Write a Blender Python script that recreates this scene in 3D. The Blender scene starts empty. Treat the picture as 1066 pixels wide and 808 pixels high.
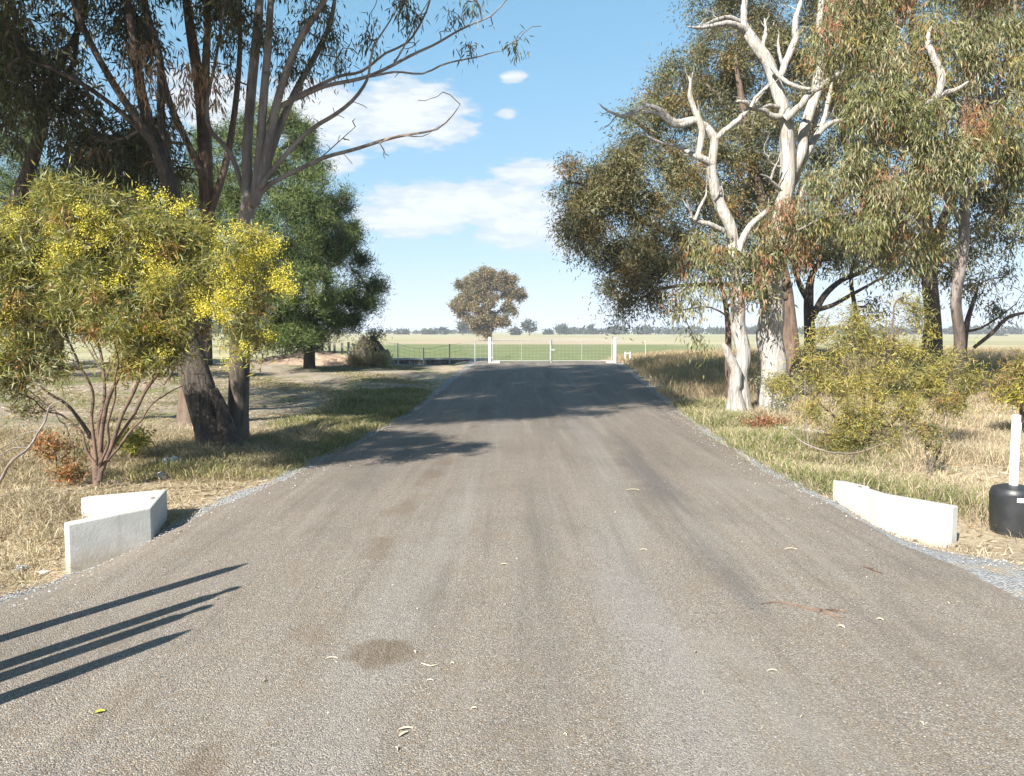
import bpy, math
import numpy as np
from mathutils import Vector

rng = np.random.default_rng(11)
sc = bpy.context.scene
COL = sc.collection

# ------------------------------------------------------------------ camera
F, HZ, EYE = 837.0, 345.0, 1.7            # focal length and horizon row measured on the photograph
PITCH = math.atan((404 - HZ) / F)
cam_data = bpy.data.cameras.new('camera')
cam_data.sensor_fit = 'HORIZONTAL'
cam_data.sensor_width = 36.0
cam_data.lens = 36.0 * F / 1066.0
cam_data.clip_start = 0.05
cam_data.clip_end = 20000
cam = bpy.data.objects.new('camera', cam_data)
COL.objects.link(cam)
cam.location = (0, 0, EYE)
cam.rotation_euler = (math.pi / 2 - PITCH, 0, 0)
sc.camera = cam

# ------------------------------------------------------------------ sun, sky, exposure
SUN_AZ = math.radians(211.7)               # clockwise from +Y: behind the camera, to the left
SUN_EL = math.radians(33.0)
sun_dir = Vector((math.sin(SUN_AZ) * math.cos(SUN_EL), math.cos(SUN_AZ) * math.cos(SUN_EL), math.sin(SUN_EL)))
sd = bpy.data.lights.new('sun', 'SUN')
sd.energy = 5.0
sd.angle = math.radians(0.5)
sd.color = (1.0, 0.94, 0.84)
sun = bpy.data.objects.new('sun', sd)
COL.objects.link(sun)
sun.rotation_euler = (-sun_dir).to_track_quat('-Z', 'Y').to_euler()

sc.view_settings.view_transform = 'Standard'
sc.view_settings.look = 'None'
sc.view_settings.gamma = 1
sc.view_settings.use_curve_mapping = False
sc.view_settings.exposure = 1.56
sc.render.engine = 'CYCLES'
sc.cycles.max_bounces = 6
sc.cycles.diffuse_bounces = 3
sc.cycles.transmission_bounces = 4
sc.cycles.volume_bounces = 0
sc.cycles.use_denoising = True
sc.cycles.sample_clamp_indirect = 6

world = bpy.data.worlds.new('World')
sc.world = world
world.use_nodes = True
wt = world.node_tree
wt.nodes.clear()


def nd(t, typ, **kw):
    n = t.nodes.new(typ)
    for k, v in kw.items():
        setattr(n, k, v)
    return n


def lk(t, a, b):
    t.links.new(a, b)


def mathn(t, op, a, b=None, c=None, clamp=False):
    n = nd(t, 'ShaderNodeMath', operation=op, use_clamp=clamp)
    for i, v in enumerate((a, b, c)):
        if v is None:
            continue
        if hasattr(v, 'is_linked'):
            lk(t, v, n.inputs[i])
        else:
            n.inputs[i].default_value = v
    return n.outputs[0]


def mixc(t, f, a, b, blend='MIX'):
    n = nd(t, 'ShaderNodeMix', data_type='RGBA', blend_type=blend)
    for sock, v in ((n.inputs[0], f), (n.inputs[6], a), (n.inputs[7], b)):
        if hasattr(v, 'is_linked'):
            lk(t, v, sock)
        elif isinstance(v, (int, float)):
            sock.default_value = v
        else:
            sock.default_value = (*v, 1.0)
    return n.outputs[2]


def ramp(t, f, lo, hi, a=0.0, b=1.0, smooth=True):
    n = nd(t, 'ShaderNodeMapRange', interpolation_type='SMOOTHSTEP' if smooth else 'LINEAR')
    lk(t, f, n.inputs[0])
    for i, v in ((1, lo), (2, hi), (3, a), (4, b)):
        if hasattr(v, 'is_linked'):
            lk(t, v, n.inputs[i])
        else:
            n.inputs[i].default_value = v
    return n.outputs[0]


def noise(t, vec, scale, detail=4.0, rough=0.55, dist=0.0):
    n = nd(t, 'ShaderNodeTexNoise')
    n.inputs['Scale'].default_value = scale
    n.inputs['Detail'].default_value = detail
    n.inputs['Roughness'].default_value = rough
    n.inputs['Distortion'].default_value = dist
    lk(t, vec, n.inputs['Vector'])
    return n.outputs[0]


def mapping(t, vec, scale=(1, 1, 1), loc=(0, 0, 0)):
    n = nd(t, 'ShaderNodeMapping')
    n.inputs['Scale'].default_value = scale
    n.inputs['Location'].default_value = loc
    lk(t, vec, n.inputs['Vector'])
    return n.outputs[0]


# sky with a few cumulus clouds, all of it in world directions
sky = nd(wt, 'ShaderNodeTexSky', sky_type='NISHITA')
sky.sun_disc = False
sky.sun_elevation = SUN_EL
sky.sun_rotation = SUN_AZ
sky.air_density = 1.0
sky.dust_density = 0.6
sky.ozone_density = 2.0
tc = nd(wt, 'ShaderNodeTexCoord')
sep = nd(wt, 'ShaderNodeSeparateXYZ')
lk(wt, tc.outputs['Generated'], sep.inputs[0])
X_, Y_, Z_ = sep.outputs
az = mathn(wt, 'ARCTAN2', X_, Y_)
el = mathn(wt, 'ARCSINE', Z_)
comb = nd(wt, 'ShaderNodeCombineXYZ')
lk(wt, az, comb.inputs[0])
lk(wt, mathn(wt, 'MULTIPLY', el, 2.0), comb.inputs[1])
cn = noise(wt, comb.outputs[0], 9.0, 9.0, 0.58)
cn2 = noise(wt, mapping(wt, comb.outputs[0], (1, 1.6, 1), (3, 1, 0)), 34.0, 7.0, 0.55)
clouds = [  # azimuth, elevation, half width, half height (from photo pixels) and weight
    (425, 124, 68, 34, 1.05), (335, 124, 70, 38, .95), (455, 138, 50, 18, .85), (355, 174, 26, 12, .75), (228, 115, 60, 40, .8), (300, 200, 60, 20, .5),
    (490, 214, 110, 26, .98), (430, 230, 80, 22, .85), (550, 236, 80, 28, .85), (556, 184, 50, 16, .85), (600, 255, 70, 20, .7), (536, 87, 20, 11, .72), (527, 124, 14, 7, .6),
    (480, 330, 150, 10, .3), (700, 318, 130, 14, .3), (930, 60, 90, 60, .3), (1010, 320, 100, 22, .4), (60, 110, 70, 50, .5), (390, 262, 60, 14, .35)]
acc = None
for (px, py, hw, hh, w) in clouds:
    a0 = math.atan((px - 533) / F)
    e0 = math.atan((HZ - py) / F * math.cos(a0))
    da = mathn(wt, 'MULTIPLY', mathn(wt, 'SUBTRACT', az, a0), F / hw)
    de = mathn(wt, 'MULTIPLY', mathn(wt, 'SUBTRACT', el, e0), F / hh)
    r2 = mathn(wt, 'ADD', mathn(wt, 'MULTIPLY', da, da), mathn(wt, 'MULTIPLY', de, de))
    g = mathn(wt, 'MULTIPLY', mathn(wt, 'POWER', 2.718, mathn(wt, 'MULTIPLY', r2, -1.0)), w)
    acc = g if acc is None else mathn(wt, 'MAXIMUM', acc, g)
# elsewhere in the sky: scattered cumulus so that side views are not empty
other = mathn(wt, 'MULTIPLY', ramp(wt, noise(wt, comb.outputs[0], 2.2, 3.0), .56, .75), ramp(wt, mathn(wt, 'ABSOLUTE', az), .8, 1.0, 0, .7))
acc = mathn(wt, 'MAXIMUM', acc, other)
dens = mathn(wt, 'ADD', mathn(wt, 'ADD', mathn(wt, 'MULTIPLY', cn, .9), mathn(wt, 'MULTIPLY', cn2, .65)), mathn(wt, 'SUBTRACT', acc, 1.205))
cmask = mathn(wt, 'MULTIPLY', ramp(wt, dens, -.10, .12), .92)
core = ramp(wt, mathn(wt, 'ADD', dens, mathn(wt, 'MULTIPLY', mathn(wt, 'SUBTRACT', cn2, .5), .8)), .05, .5)
ccol = mixc(wt, core, (4.0, 4.5, 5.0), (5.5, 5.65, 5.7))
# a phone camera's tone curve compresses the bright horizon: one gain and gamma per channel over the whole sky
sps = nd(wt, 'ShaderNodeSeparateColor'); lk(wt, sky.outputs[0], sps.inputs[0])
cbs = nd(wt, 'ShaderNodeCombineColor')
for q, (kk, gg, k1) in enumerate(((.84, .76, .76), (1.80, .48, 1.12), (2.30, .46, 1.04))):
    lk(wt, mathn(wt, 'MINIMUM', mathn(wt, 'MULTIPLY', mathn(wt, 'POWER', sps.outputs[q], gg), kk), mathn(wt, 'MULTIPLY', sps.outputs[q], k1)), cbs.inputs[q])
skyc = cbs.outputs[0]
skymix = mixc(wt, cmask, skyc, ccol)
bg = nd(wt, 'ShaderNodeBackground')
bg.inputs[1].default_value = 0.062
lk(wt, skymix, bg.inputs[0])
wo = nd(wt, 'ShaderNodeOutputWorld')
lk(wt, bg.outputs[0], wo.inputs[0])


# ------------------------------------------------------------------ helpers
def P(px, py, Y):
    """World point seen at photo pixel (px, py) at depth Y along the road."""
    u, v = (px - 533) / F, (404 - py) / F
    c, s = math.cos(PITCH), math.sin(PITCH)
    dy, dz = c + v * s, -s + v * c
    t = Y / dy
    return np.array((u * t, Y, EYE + dz * t))


def sstep(x, a, b):
    t = np.clip((x - a) / (b - a), 0, 1)
    return t * t * (3 - 2 * t)


def wob(x, y, s, seed=0):
    """cheap smooth pseudo noise, about -1..1"""
    k = seed * 1.7
    return (np.sin(x * s + 1.3 * np.sin(y * s * .7 + k) + k) * np.cos(y * s * 1.1 + 1.1 * np.sin(x * s * .6 + 2 + k)) * .65
            + .35 * np.sin(x * s * 2.3 + y * s * 1.7 + k * 2))


LY = [-40, 1.0, 1.6, 2.2, 4.3, 5.25, 6.0, 6.3, 6.8, 7.57, 8.62, 10.9, 17, 31.6, 45, 60]
LX = [-60, -60, -5, -2.95, -3.1, -3.36, -3.53, -3.53, -3.0, -2.84, -2.64, -2.42, -1.98, -1.36, -.8, -.2]
RY = [-40, 1.0, 1.8, 2.6, 4.5, 5.5, 6.5, 7.5, 8.3, 10, 12, 17, 31.6, 45, 60]
RX = [60, 60, 7, 4.0, 3.2, 3.25, 3.12, 3.15, 3.08, 3.08, 3.16, 3.45, 4.04, 4.6, 5.2]


def Ledge(y):
    return np.interp(y, LY, LX) + .025 * np.sin(y * 2.1) + .018 * np.sin(y * 6.3 + 1) + .012 * np.sin(y * 14.7)


def Redge(y):
    return np.interp(y, RY, RX) + .025 * np.sin(y * 1.7 + 1) + .018 * np.sin(y * 5.7) + .012 * np.sin(y * 13.3 + 2)


def H(x, y):
    x = np.asarray(x, float); y = np.asarray(y, float)
    z = .45 * sstep(y, 14, 31.5) * (1 - sstep(y, 34.5, 47))
    off = np.maximum(np.maximum(Ledge(y) - .35 - x, x - Redge(y) - .35), 0)
    away = sstep(off, 0, .6)
    # table drain that the headwalls stand in
    z = z - np.where(x < 0, .25, .24) * np.exp(-((y - np.where(x < 0, 6.2, 7.3)) / 1.1) ** 2) * np.where(x < 0, sstep(-x, 2.7, 3.5), sstep(x, 3.0, 3.75))
    near = (1 - sstep(y, 45, 70))
    z = z + away * near * (.05 * wob(x, y, .9) + .02 * wob(x, y, 3.1, 2))
    # earth bank beside the gate and the channel behind it
    z = z - .55 * np.exp(-((y - 35.6) / 1.7) ** 2) * sstep(-x, 1.5, 3.2) * (1 - sstep(-x, 9, 13))
    z = z + .12 * np.exp(-((y - 32.2) / 1.1) ** 2) * sstep(-x, 5.2, 7.0)
    z = z - .26 * np.exp(-((x + 3.4) / 1.2) ** 2) * np.exp(-((y - 32.7) / 1.5) ** 2)
    z = z + .25 * sstep(x, 4.6, 7) * sstep(y, 22, 28) * (1 - sstep(y, 34, 40))
    return z


def Hs(x, y):
    return float(H(x, y))


def link(o, parent=None):
    COL.objects.link(o)
    if parent is not None:
        o.parent = parent
    return o


def tag(o, label=None, cat=None, group=None, kind=None):
    if label: o['label'] = label
    if cat: o['category'] = cat
    if group: o['group'] = group
    if kind: o['kind'] = kind
    return o


def empty(name, loc):
    o = bpy.data.objects.new(name, None)
    o.location = loc
    o.empty_display_size = .2
    return link(o)


def mesh_np(name, V, Fc, mat, parent=None, col=None, flat=False):
    """Vertices (N,3) in world space and faces (M,k) as one mesh object under parent."""
    V = np.asarray(V, np.float32)
    Fc = np.asarray(Fc, np.int32)
    if parent is not None:
        V = V - np.array(parent_loc(parent), np.float32)
    me = bpy.data.meshes.new(name)
    me.vertices.add(len(V))
    me.vertices.foreach_set('co', V.ravel())
    M, k = Fc.shape
    me.loops.add(M * k)
    me.loops.foreach_set('vertex_index', Fc.ravel())
    me.polygons.add(M)
    me.polygons.foreach_set('loop_start', np.arange(0, M * k, k, dtype=np.int32))
    me.update(calc_edges=True)
    if col is not None:
        at = me.attributes.new('col', 'FLOAT_COLOR', 'FACE')
        c4 = np.ones((M, 4), np.float32)
        c4[:, :3] = col
        at.data.foreach_set('color', c4.ravel())
    if flat:
        me.shade_flat()
    me.materials.append(mat)
    return link(bpy.data.objects.new(name, me), parent)


def parent_loc(o):
    v = Vector((0, 0, 0))
    while o is not None:
        v = v + o.location
        o = o.parent
    return v


class MB:
    """collects boxes, prisms and tubes (mixed faces) for ONE mesh"""
    def __init__(s):
        s.v, s.f, s.n = [], [], 0

    def add(s, V, Fs):
        V = np.asarray(V, float)
        s.v.append(V)
        s.f += [tuple(int(i) + s.n for i in f) for f in Fs]
        s.n += len(V)

    def box(s, lo, hi):
        (a, b, c), (d, e, f) = lo, hi
        s.add([(a, b, c), (d, b, c), (d, e, c), (a, e, c), (a, b, f), (d, b, f), (d, e, f), (a, e, f)],
              [(0, 3, 2, 1), (4, 5, 6, 7), (0, 1, 5, 4), (1, 2, 6, 5), (2, 3, 7, 6), (3, 0, 4, 7)])

    def tube(s, pts, rad, n=8, cap=True):
        V, Q = tube_np(pts, rad, n)
        s.add(V, [tuple(q) for q in Q])
        if cap:
            b = s.n - len(V)
            s.f.append(tuple(b + i for i in range(n))[::-1])
            s.f.append(tuple(b + len(V) - n + i for i in range(n)))

    def lathe(s, c, prof, n=32):
        c = np.array(c, float)
        a = np.linspace(0, 2 * np.pi, n, endpoint=False)
        V = [c + np.array((r * np.cos(t), r * np.sin(t), z)) for r, z in prof for t in a]
        Fs = [(i * n + j, i * n + (j + 1) % n, (i + 1) * n + (j + 1) % n, (i + 1) * n + j) for i in range(len(prof) - 1) for j in range(n)]
        Fs.append(tuple(range(n))[::-1])
        Fs.append(tuple((len(prof) - 1) * n + j for j in range(n)))
        s.add(V, Fs)

    def build(s, name, mat, parent=None, bevel=0, smooth=False):
        V = np.concatenate(s.v)
        if parent is not None:
            V = V - np.array(parent_loc(parent))
        me = bpy.data.meshes.new(name)
        me.from_pydata([tuple(p) for p in V], [], s.f)
        me.materials.append(mat)
        if not smooth:
            me.shade_flat()
        me.update()
        o = link(bpy.data.objects.new(name, me), parent)
        if bevel:
            m = o.modifiers.new('bevel', 'BEVEL')
            m.width = bevel
            m.segments = 2
            m.limit_method = 'ANGLE'
        return o


def catmull(pts, step):
    pts = np.asarray(pts, float)
    if len(pts) < 3:
        pts = np.vstack([pts[0], pts.mean(0), pts[-1]]) if len(pts) == 2 else pts
    p = np.vstack([2 * pts[0] - pts[1], pts, 2 * pts[-1] - pts[-2]])
    out, tt = [], []
    for i in range(1, len(p) - 2):
        L = np.linalg.norm(p[i + 1] - p[i])
        n = max(2, int(L / step))
        t = np.linspace(0, 1, n, endpoint=False)[:, None]
        a, b, c, d = p[i - 1], p[i], p[i + 1], p[i + 2]
        out.append(.5 * ((2 * b) + (-a + c) * t + (2 * a - 5 * b + 4 * c - d) * t ** 2 + (-a + 3 * b - 3 * c + d) * t ** 3))
        tt.append(i - 1 + t[:, 0])
    out.append(p[-2][None])
    tt.append(np.array([len(pts) - 1.0]))
    return np.vstack(out), np.concatenate(tt)


def tube_np(pts, rad, n=6, rough=0.0, seed=0, flare=None):
    pts = np.asarray(pts, float)
    m = len(pts)
    rad = np.broadcast_to(np.asarray(rad, float), (m,))
    T = np.gradient(pts, axis=0)
    T /= np.linalg.norm(T, axis=1)[:, None] + 1e-9
    ref = np.array((1.0, 0, 0)) if abs(T[0][0]) < .8 else np.array((0, 1.0, 0))
    U = np.empty_like(T)
    u = np.cross(T[0], ref); u /= np.linalg.norm(u)
    for i in range(m):
        u = u - T[i] * (u @ T[i])
        u /= np.linalg.norm(u) + 1e-9
        U[i] = u
    W = np.cross(T, U)
    a = np.linspace(0, 2 * np.pi, n, endpoint=False)
    R = np.repeat(rad[:, None], n, 1)
    if rough:
        s = np.concatenate([[0], np.cumsum(np.linalg.norm(np.diff(pts, axis=0), axis=1))])[:, None]
        ph = np.random.default_rng(seed).uniform(0, 6.28, 8)
        R = R * (1 + rough * (.5 * np.sin(2 * a + 1.1 * s + ph[0]) + .35 * np.sin(3 * a - 1.7 * s + ph[1]) + .4 * np.sin(5 * a + .6 * s + ph[2])
                              + .35 * np.sin(2.9 * s + ph[3] + np.sin(a + ph[4])) + .3 * np.sin(8 * a + 1.3 * s + ph[5])))
    V = pts[:, None] + R[..., None] * (np.cos(a)[None, :, None] * U[:, None] + np.sin(a)[None, :, None] * W[:, None])
    i = np.arange(m - 1)[:, None] * n
    j = np.arange(n)[None]
    Q = np.stack([i + j, i + (j + 1) % n, i + n + (j + 1) % n, i + n + j], -1).reshape(-1, 4)
    return V.reshape(-1, 3), Q


# ------------------------------------------------------------------ materials
def mat_new(name):
    m = bpy.data.materials.new(name)
    m.use_nodes = True
    t = m.node_tree
    t.nodes.clear()
    out = nd(t, 'ShaderNodeOutputMaterial')
    b = nd(t, 'ShaderNodeBsdfPrincipled')
    lk(t, b.outputs[0], out.inputs[0])
    return m, t, b, out


def objco(t):
    return nd(t, 'ShaderNodeTexCoord').outputs['Object']


def bump(t, b, h, strength, dist):
    n = nd(t, 'ShaderNodeBump')
    n.inputs['Strength'].default_value = strength
    n.inputs['Distance'].default_value = dist
    lk(t, h, n.inputs['Height'])
    lk(t, n.outputs[0], b.inputs['Normal'])


def leaf_mat(name, trans=.3, rough=.45, spec=.35):
    m, t, b, out = mat_new(name)
    at = nd(t, 'ShaderNodeAttribute', attribute_name='col')
    lk(t, at.outputs[0], b.inputs['Base Color'])
    b.inputs['Roughness'].default_value = rough
    b.inputs['Specular IOR Level'].default_value = spec
    tr = nd(t, 'ShaderNodeBsdfTranslucent')
    tint = mixc(t, 1.0, at.outputs[0], (1.15, 1.2, .6), 'MULTIPLY')
    lk(t, tint, tr.inputs[0])
    mx = nd(t, 'ShaderNodeMixShader')
    mx.inputs[0].default_value = trans
    lk(t, b.outputs[0], mx.inputs[1])
    lk(t, tr.outputs[0], mx.inputs[2])
    lk(t, mx.outputs[0], out.inputs[0])
    return m


def bark_mat(name, c1, c2, c3, stretch=.18, scale=14, bmp=.6, dist=.03, rough=.9, stocking=None):
    m, t, b, out = mat_new(name)
    v = objco(t)
    n1 = noise(t, mapping(t, v, (1, 1, stretch)), scale, 6, .65, .4)
    n2 = noise(t, mapping(t, v, (1, 1, .5)), 1.6, 4, .6)
    n3 = noise(t, v, 55, 3, .6)
    c = mixc(t, ramp(t, n1, .35, .62), c1, c2)
    c = mixc(t, ramp(t, n2, .48, .66), c, c3)
    c = mixc(t, mathn(t, 'MULTIPLY', ramp(t, n3, .35, .65), .35), c, c1)
    if stocking:                       # rough dark bark kept on the lower stem
        sz = nd(t, 'ShaderNodeSeparateXYZ'); lk(t, v, sz.inputs[0])
        lo = ramp(t, mathn(t, 'ADD', sz.outputs[2], mathn(t, 'MULTIPLY', mathn(t, 'SUBTRACT', n1, .5), 2.2)), stocking + .35, stocking - .35)
        c = mixc(t, lo, c, mixc(t, ramp(t, n1, .38, .6), (.028, .022, .018), (.11, .085, .068)))
    lk(t, c, b.inputs['Base Color'])
    b.inputs['Roughness'].default_value = rough
    bump(t, b, mathn(t, 'ADD', n1, mathn(t, 'MULTIPLY', n3, .2)), bmp, dist)
    return m


def plain_mat(name, c, rough=.6, metal=0.0, var=.15, scale=6, bmp=0.0):
    m, t, b, out = mat_new(name)
    v = objco(t)
    n = noise(t, v, scale, 5, .6)
    cc = mixc(t, ramp(t, n, .3, .7), tuple(x * (1 - var) for x in c), tuple(min(1, x * (1 + var)) for x in c))
    lk(t, cc, b.inputs['Base Color'])
    b.inputs['Roughness'].default_value = rough
    b.inputs['Metallic'].default_value = metal
    if bmp:
        bump(t, b, noise(t, v, scale * 12, 4), bmp, .01)
    return m


M_leaf = leaf_mat('eucalypt_leaf')
M_pine = leaf_mat('pine_needles', .15, .6, .2)
M_wattle = leaf_mat('wattle_leaf', .35, .45, .3)
M_flower = leaf_mat('wattle_flower', .3, .8, .1)
M_grass = leaf_mat('grass_blade', .3, .7, .15)
M_bark_dark = bark_mat('rough_bark', (.03, .024, .02), (.12, .095, .078), (.075, .06, .05), .12, 22, 1.0, .06)
M_bark_grey = bark_mat('smooth_grey_bark', (.11, .093, .085), (.25, .22, .205), (.18, .13, .10), .25, 6, .35, .02, .75, stocking=2.3)
M_bark_bare = bark_mat('bare_grey_wood', (.11, .093, .085), (.25, .22, .205), (.18, .13, .10), .25, 6, .35, .02, .75)
M_bark_brown = bark_mat('brown_bark', (.06, .04, .03), (.16, .11, .08), (.18, .14, .11), .15, 14, .6, .03)
m, t, b, out = mat_new('bleached_dead_wood')
v = objco(t)
n1 = noise(t, mapping(t, v, (1, 1, .07)), 26, 6, .7, .3)
n2 = noise(t, mapping(t, v, (1, 1, .35)), 3.2, 5, .65)
n3 = noise(t, mapping(t, v, (1, 1, .04)), 9, 3, .5, .6)
c = mixc(t, ramp(t, n1, .32, .66), (.20, .185, .165), (.46, .44, .415))
c = mixc(t, mathn(t, 'MULTIPLY', ramp(t, n2, .52, .68), .65), c, (.30, .245, .19))
c = mixc(t, mathn(t, 'MULTIPLY', ramp(t, n3, .61, .68), .85), c, (.085, .07, .058))
lk(t, c, b.inputs['Base Color'])
b.inputs['Roughness'].default_value = .85
bump(t, b, mathn(t, 'ADD', n1, mathn(t, 'MULTIPLY', n3, -.8)), .9, .035)
M_dead = m
M_twig = bark_mat('twig_bark', (.07, .055, .045), (.15, .12, .10), (.11, .08, .065), .3, 10, .2, .01)
M_redstem = bark_mat('reddish_stem', (.075, .05, .04), (.16, .10, .07), (.12, .095, .08), .3, 14, .2, .01)


# ------------------------------------------------------------------ leaves and growth
def unit(v):
    return v / (np.linalg.norm(v, axis=-1, keepdims=True) + 1e-9)


def leaf_quads(pts, axis, L, W, curl=0.0):
    n = len(pts)
    axis = unit(axis)
    w = unit(np.cross(axis, rng.normal(size=(n, 3))))
    L = np.broadcast_to(np.asarray(L, float), (n,))[:, None]
    W = np.broadcast_to(np.asarray(W, float), (n,))[:, None]
    mid = pts + axis * L * .42
    V = np.stack([pts, mid + w * W * .5, pts + axis * L, mid - w * W * .5], 1).reshape(-1, 3)
    return V, np.arange(n * 4).reshape(-1, 4)


def palette(n_groups, cols, weights=None):
    cols = np.array(cols, float)
    idx = rng.choice(len(cols), n_groups, p=None if weights is None else np.array(weights) / np.sum(weights))
    return cols[idx]


class Plant:
    """grows twigs from given limbs towards clump centres (nearest-node attraction with pipe-model radii)"""
    def __init__(s, name, label, cat, base, group=None):
        s.root = tag(empty(name, base), label, cat, group)
        s.pos = np.zeros((60000, 3)); s.par = np.full(60000, -1); s.fix = np.zeros(60000, bool); s.n = 0
        s.limbs, s.paths, s.clumps = [], [], []

    def _add(s, p, par, fix=False):
        s.pos[s.n] = p; s.par[s.n] = par; s.fix[s.n] = fix
        s.n += 1
        return s.n - 1

    def limb(s, pts, radii, step=.18, attach=True, jit=.0):
        pts, tt = catmull(pts, step)
        r = np.interp(tt, np.linspace(0, tt[-1], len(radii)), radii)
        if jit:
            k = np.linspace(0, 1, len(pts))
            for a in range(3):
                pts[:, a] += jit * (np.sin(k * 9 + rng.uniform(0, 6)) + .6 * np.sin(k * 21 + rng.uniform(0, 6))) * np.minimum(k * 4, 1)
        s.limbs.append((pts, r))
        if attach:
            prev = -1
            for p in pts:
                prev = s._add(p, prev, True)
        return s

    def plimb(s, pix, radii, Ys, **k):
        Ys = np.interp(np.linspace(0, 1, len(pix)), np.linspace(0, 1, len(Ys)), Ys)
        return s.limb([P(x, y, d) for (x, y), d in zip(pix, Ys)], radii, **k)

    def grow(s, targets, sag=.12, step=.35, up=.5, minz=-9):
        d0 = np.array([np.min(np.linalg.norm(s.pos[:s.n] - t, axis=1)) for t in targets])
        for i in np.argsort(d0):
            t = targets[i]
            D = np.linalg.norm(s.pos[:s.n] - t, axis=1) + up * np.maximum(s.pos[:s.n, 2] - t[2], 0) + 50 * (s.pos[:s.n, 2] < minz)
            a = int(np.argmin(D))
            p0 = s.pos[a]
            L = np.linalg.norm(t - p0)
            m = max(2, int(L / step) + 1)
            k = np.linspace(0, 1, m + 1)[1:, None]
            ctrl = (p0 + t) / 2 + np.array((0, 0, sag * L)) + rng.normal(size=3) * .13 * L
            pts = (1 - k) ** 2 * p0 + 2 * k * (1 - k) * ctrl + k ** 2 * t + rng.normal(size=(m, 3)) * .03 * min(L, 1) * np.sin(k * 3.14)
            prev, path = a, [a]
            for p in pts:
                prev = s._add(p, prev)
                path.append(prev)
            s.paths.append(path)
            s.clumps.append((t, prev, pts))
        return s

    def wood(s, trunk_mat, twig_mat, tip=.006, expo=.5, sides=14, rough=.06, rmax=.09, twig_name='branches', flare=True):
        V, Q, o = [], [], 0
        for k, (pts, r) in enumerate(s.limbs):
            n = sides if r[0] > .05 else max(6, sides // 2)
            v, q = tube_np(pts, r, n, rough, seed=k + s.n)
            V.append(v); Q.append(q + o); o += len(v)
        if V:
            mesh_np('trunk', np.vstack(V), np.vstack(Q), trunk_mat, s.root)
        cnt = np.zeros(s.n)
        for path in s.paths:
            cnt[path[-1]] += 1
        for i in range(s.n - 1, -1, -1):
            if s.par[i] >= 0:
                cnt[s.par[i]] += cnt[i]
        rad = np.minimum(tip * np.maximum(cnt, 1) ** expo, rmax)
        V, Q, o = [], [], 0
        for path in s.paths:
            r = rad[path].copy()
            r[0] = r[1] if len(r) > 1 else r[0]
            v, q = tube_np(s.pos[path], r, 6 if r[0] > .025 else 4)
            V.append(v); Q.append(q + o); o += len(v)
        s.tw = (np.vstack(V), np.vstack(Q), twig_mat) if V else None
        return s

    def leaves(s, per, size, L, W, cols, weights=None, droop=1.0, spread=.8, jitter=.25, mat=None, name='crown', hang=.5, clumps=None, lift=0, along=.35):
        cl = s.clumps if clumps is None else clumps
        n = len(cl)
        base = palette(n, cols, weights)
        cnts = np.maximum(1, (per * rng.uniform(.5, 1.5, n)).astype(int))
        idx = np.repeat(np.arange(n), cnts)
        N = len(idx)
        C = np.array([c[0] for c in cl])[idx]
        sz = (size * rng.uniform(.65, 1.35, n))[idx][:, None]
        g = rng.normal(size=(N, 3)) * sz * np.array((.55, .55, .5))
        g[:, 2] -= np.abs(rng.normal(size=N)) * sz[:, 0] * hang
        g[:, 2] += lift
        pts = C + g
        # some leaves sit along the twig that carries the clump
        P0 = np.array([c[2][max(0, len(c[2]) // 2 - 1)] for c in cl])[idx]
        sel = rng.uniform(size=N) < along
        k = rng.uniform(0, 1, N)[:, None]
        pts = np.where(sel[:, None], P0 * (1 - k) + C * k + g * .45, pts)
        ax = rng.normal(size=(N, 3)) * spread + unit(g) * .35 + np.array((0, 0, -1.0)) * droop
        l = L * rng.uniform(.6, 1.3, N)
        V, Q = leaf_quads(pts, ax, l, W * rng.uniform(.7, 1.25, N))
        c = base[idx] * (1 + rng.normal(size=(N, 1)) * jitter) * (1 + rng.normal(size=(N, 3)) * .06)
        mix = rng.uniform(size=N) < .25
        c[mix] = palette(int(mix.sum()), cols, weights)
        c = np.clip(c, .004, 1)
        tw = getattr(s, 'tw', None)
        if tw is not None:
            nl = len(Q)
            Q = np.vstack([Q, tw[1] + len(V)])
            V = np.vstack([V, tw[0]])
            c = np.vstack([c, np.full((len(tw[1]), 3), .1)])
        o = mesh_np(name, V, Q, mat or M_leaf, s.root, c)
        if tw is not None:
            o.data.materials.append(tw[2])
            mi = np.zeros(len(Q), np.int32)
            mi[nl:] = 1
            o.data.polygons.foreach_set('material_index', mi)
            s.tw = None
        return s


def lobe_targets(lobes, n, shell=.45, flat=1.0):
    """clump centres in ellipsoids (cx, cy, cz, rx, ry, rz[, weight])"""
    L = np.array([l[:6] for l in lobes], float)
    w = np.array([l[6] if len(l) > 6 else 1.0 for l in lobes]) * (L[:, 3] * L[:, 4] * L[:, 5]) ** .6
    k = rng.choice(len(L), n, p=w / w.sum())
    d = unit(rng.normal(size=(n, 3)))
    r = rng.uniform(shell ** 3, 1, n) ** (1 / 3)
    return L[k, :3] + d * r[:, None] * L[k, 3:6]


def plobe(px, py, Y, rpx, rpy, ry=None, w=1.0):
    c = P(px, py, Y)
    s = Y / F
    return (c[0], c[1], c[2], rpx * s, ry if ry else max(rpx, rpy) * s, rpy * s, w)


# ------------------------------------------------------------------ ground
def axis_pts(near, far, step, lo_near=None):
    a = np.arange(0, near, step)
    b, d = [near], step
    while b[-1] < far:
        d *= 1.12
        b.append(b[-1] + d)
    return np.concatenate([a, b])


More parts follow.
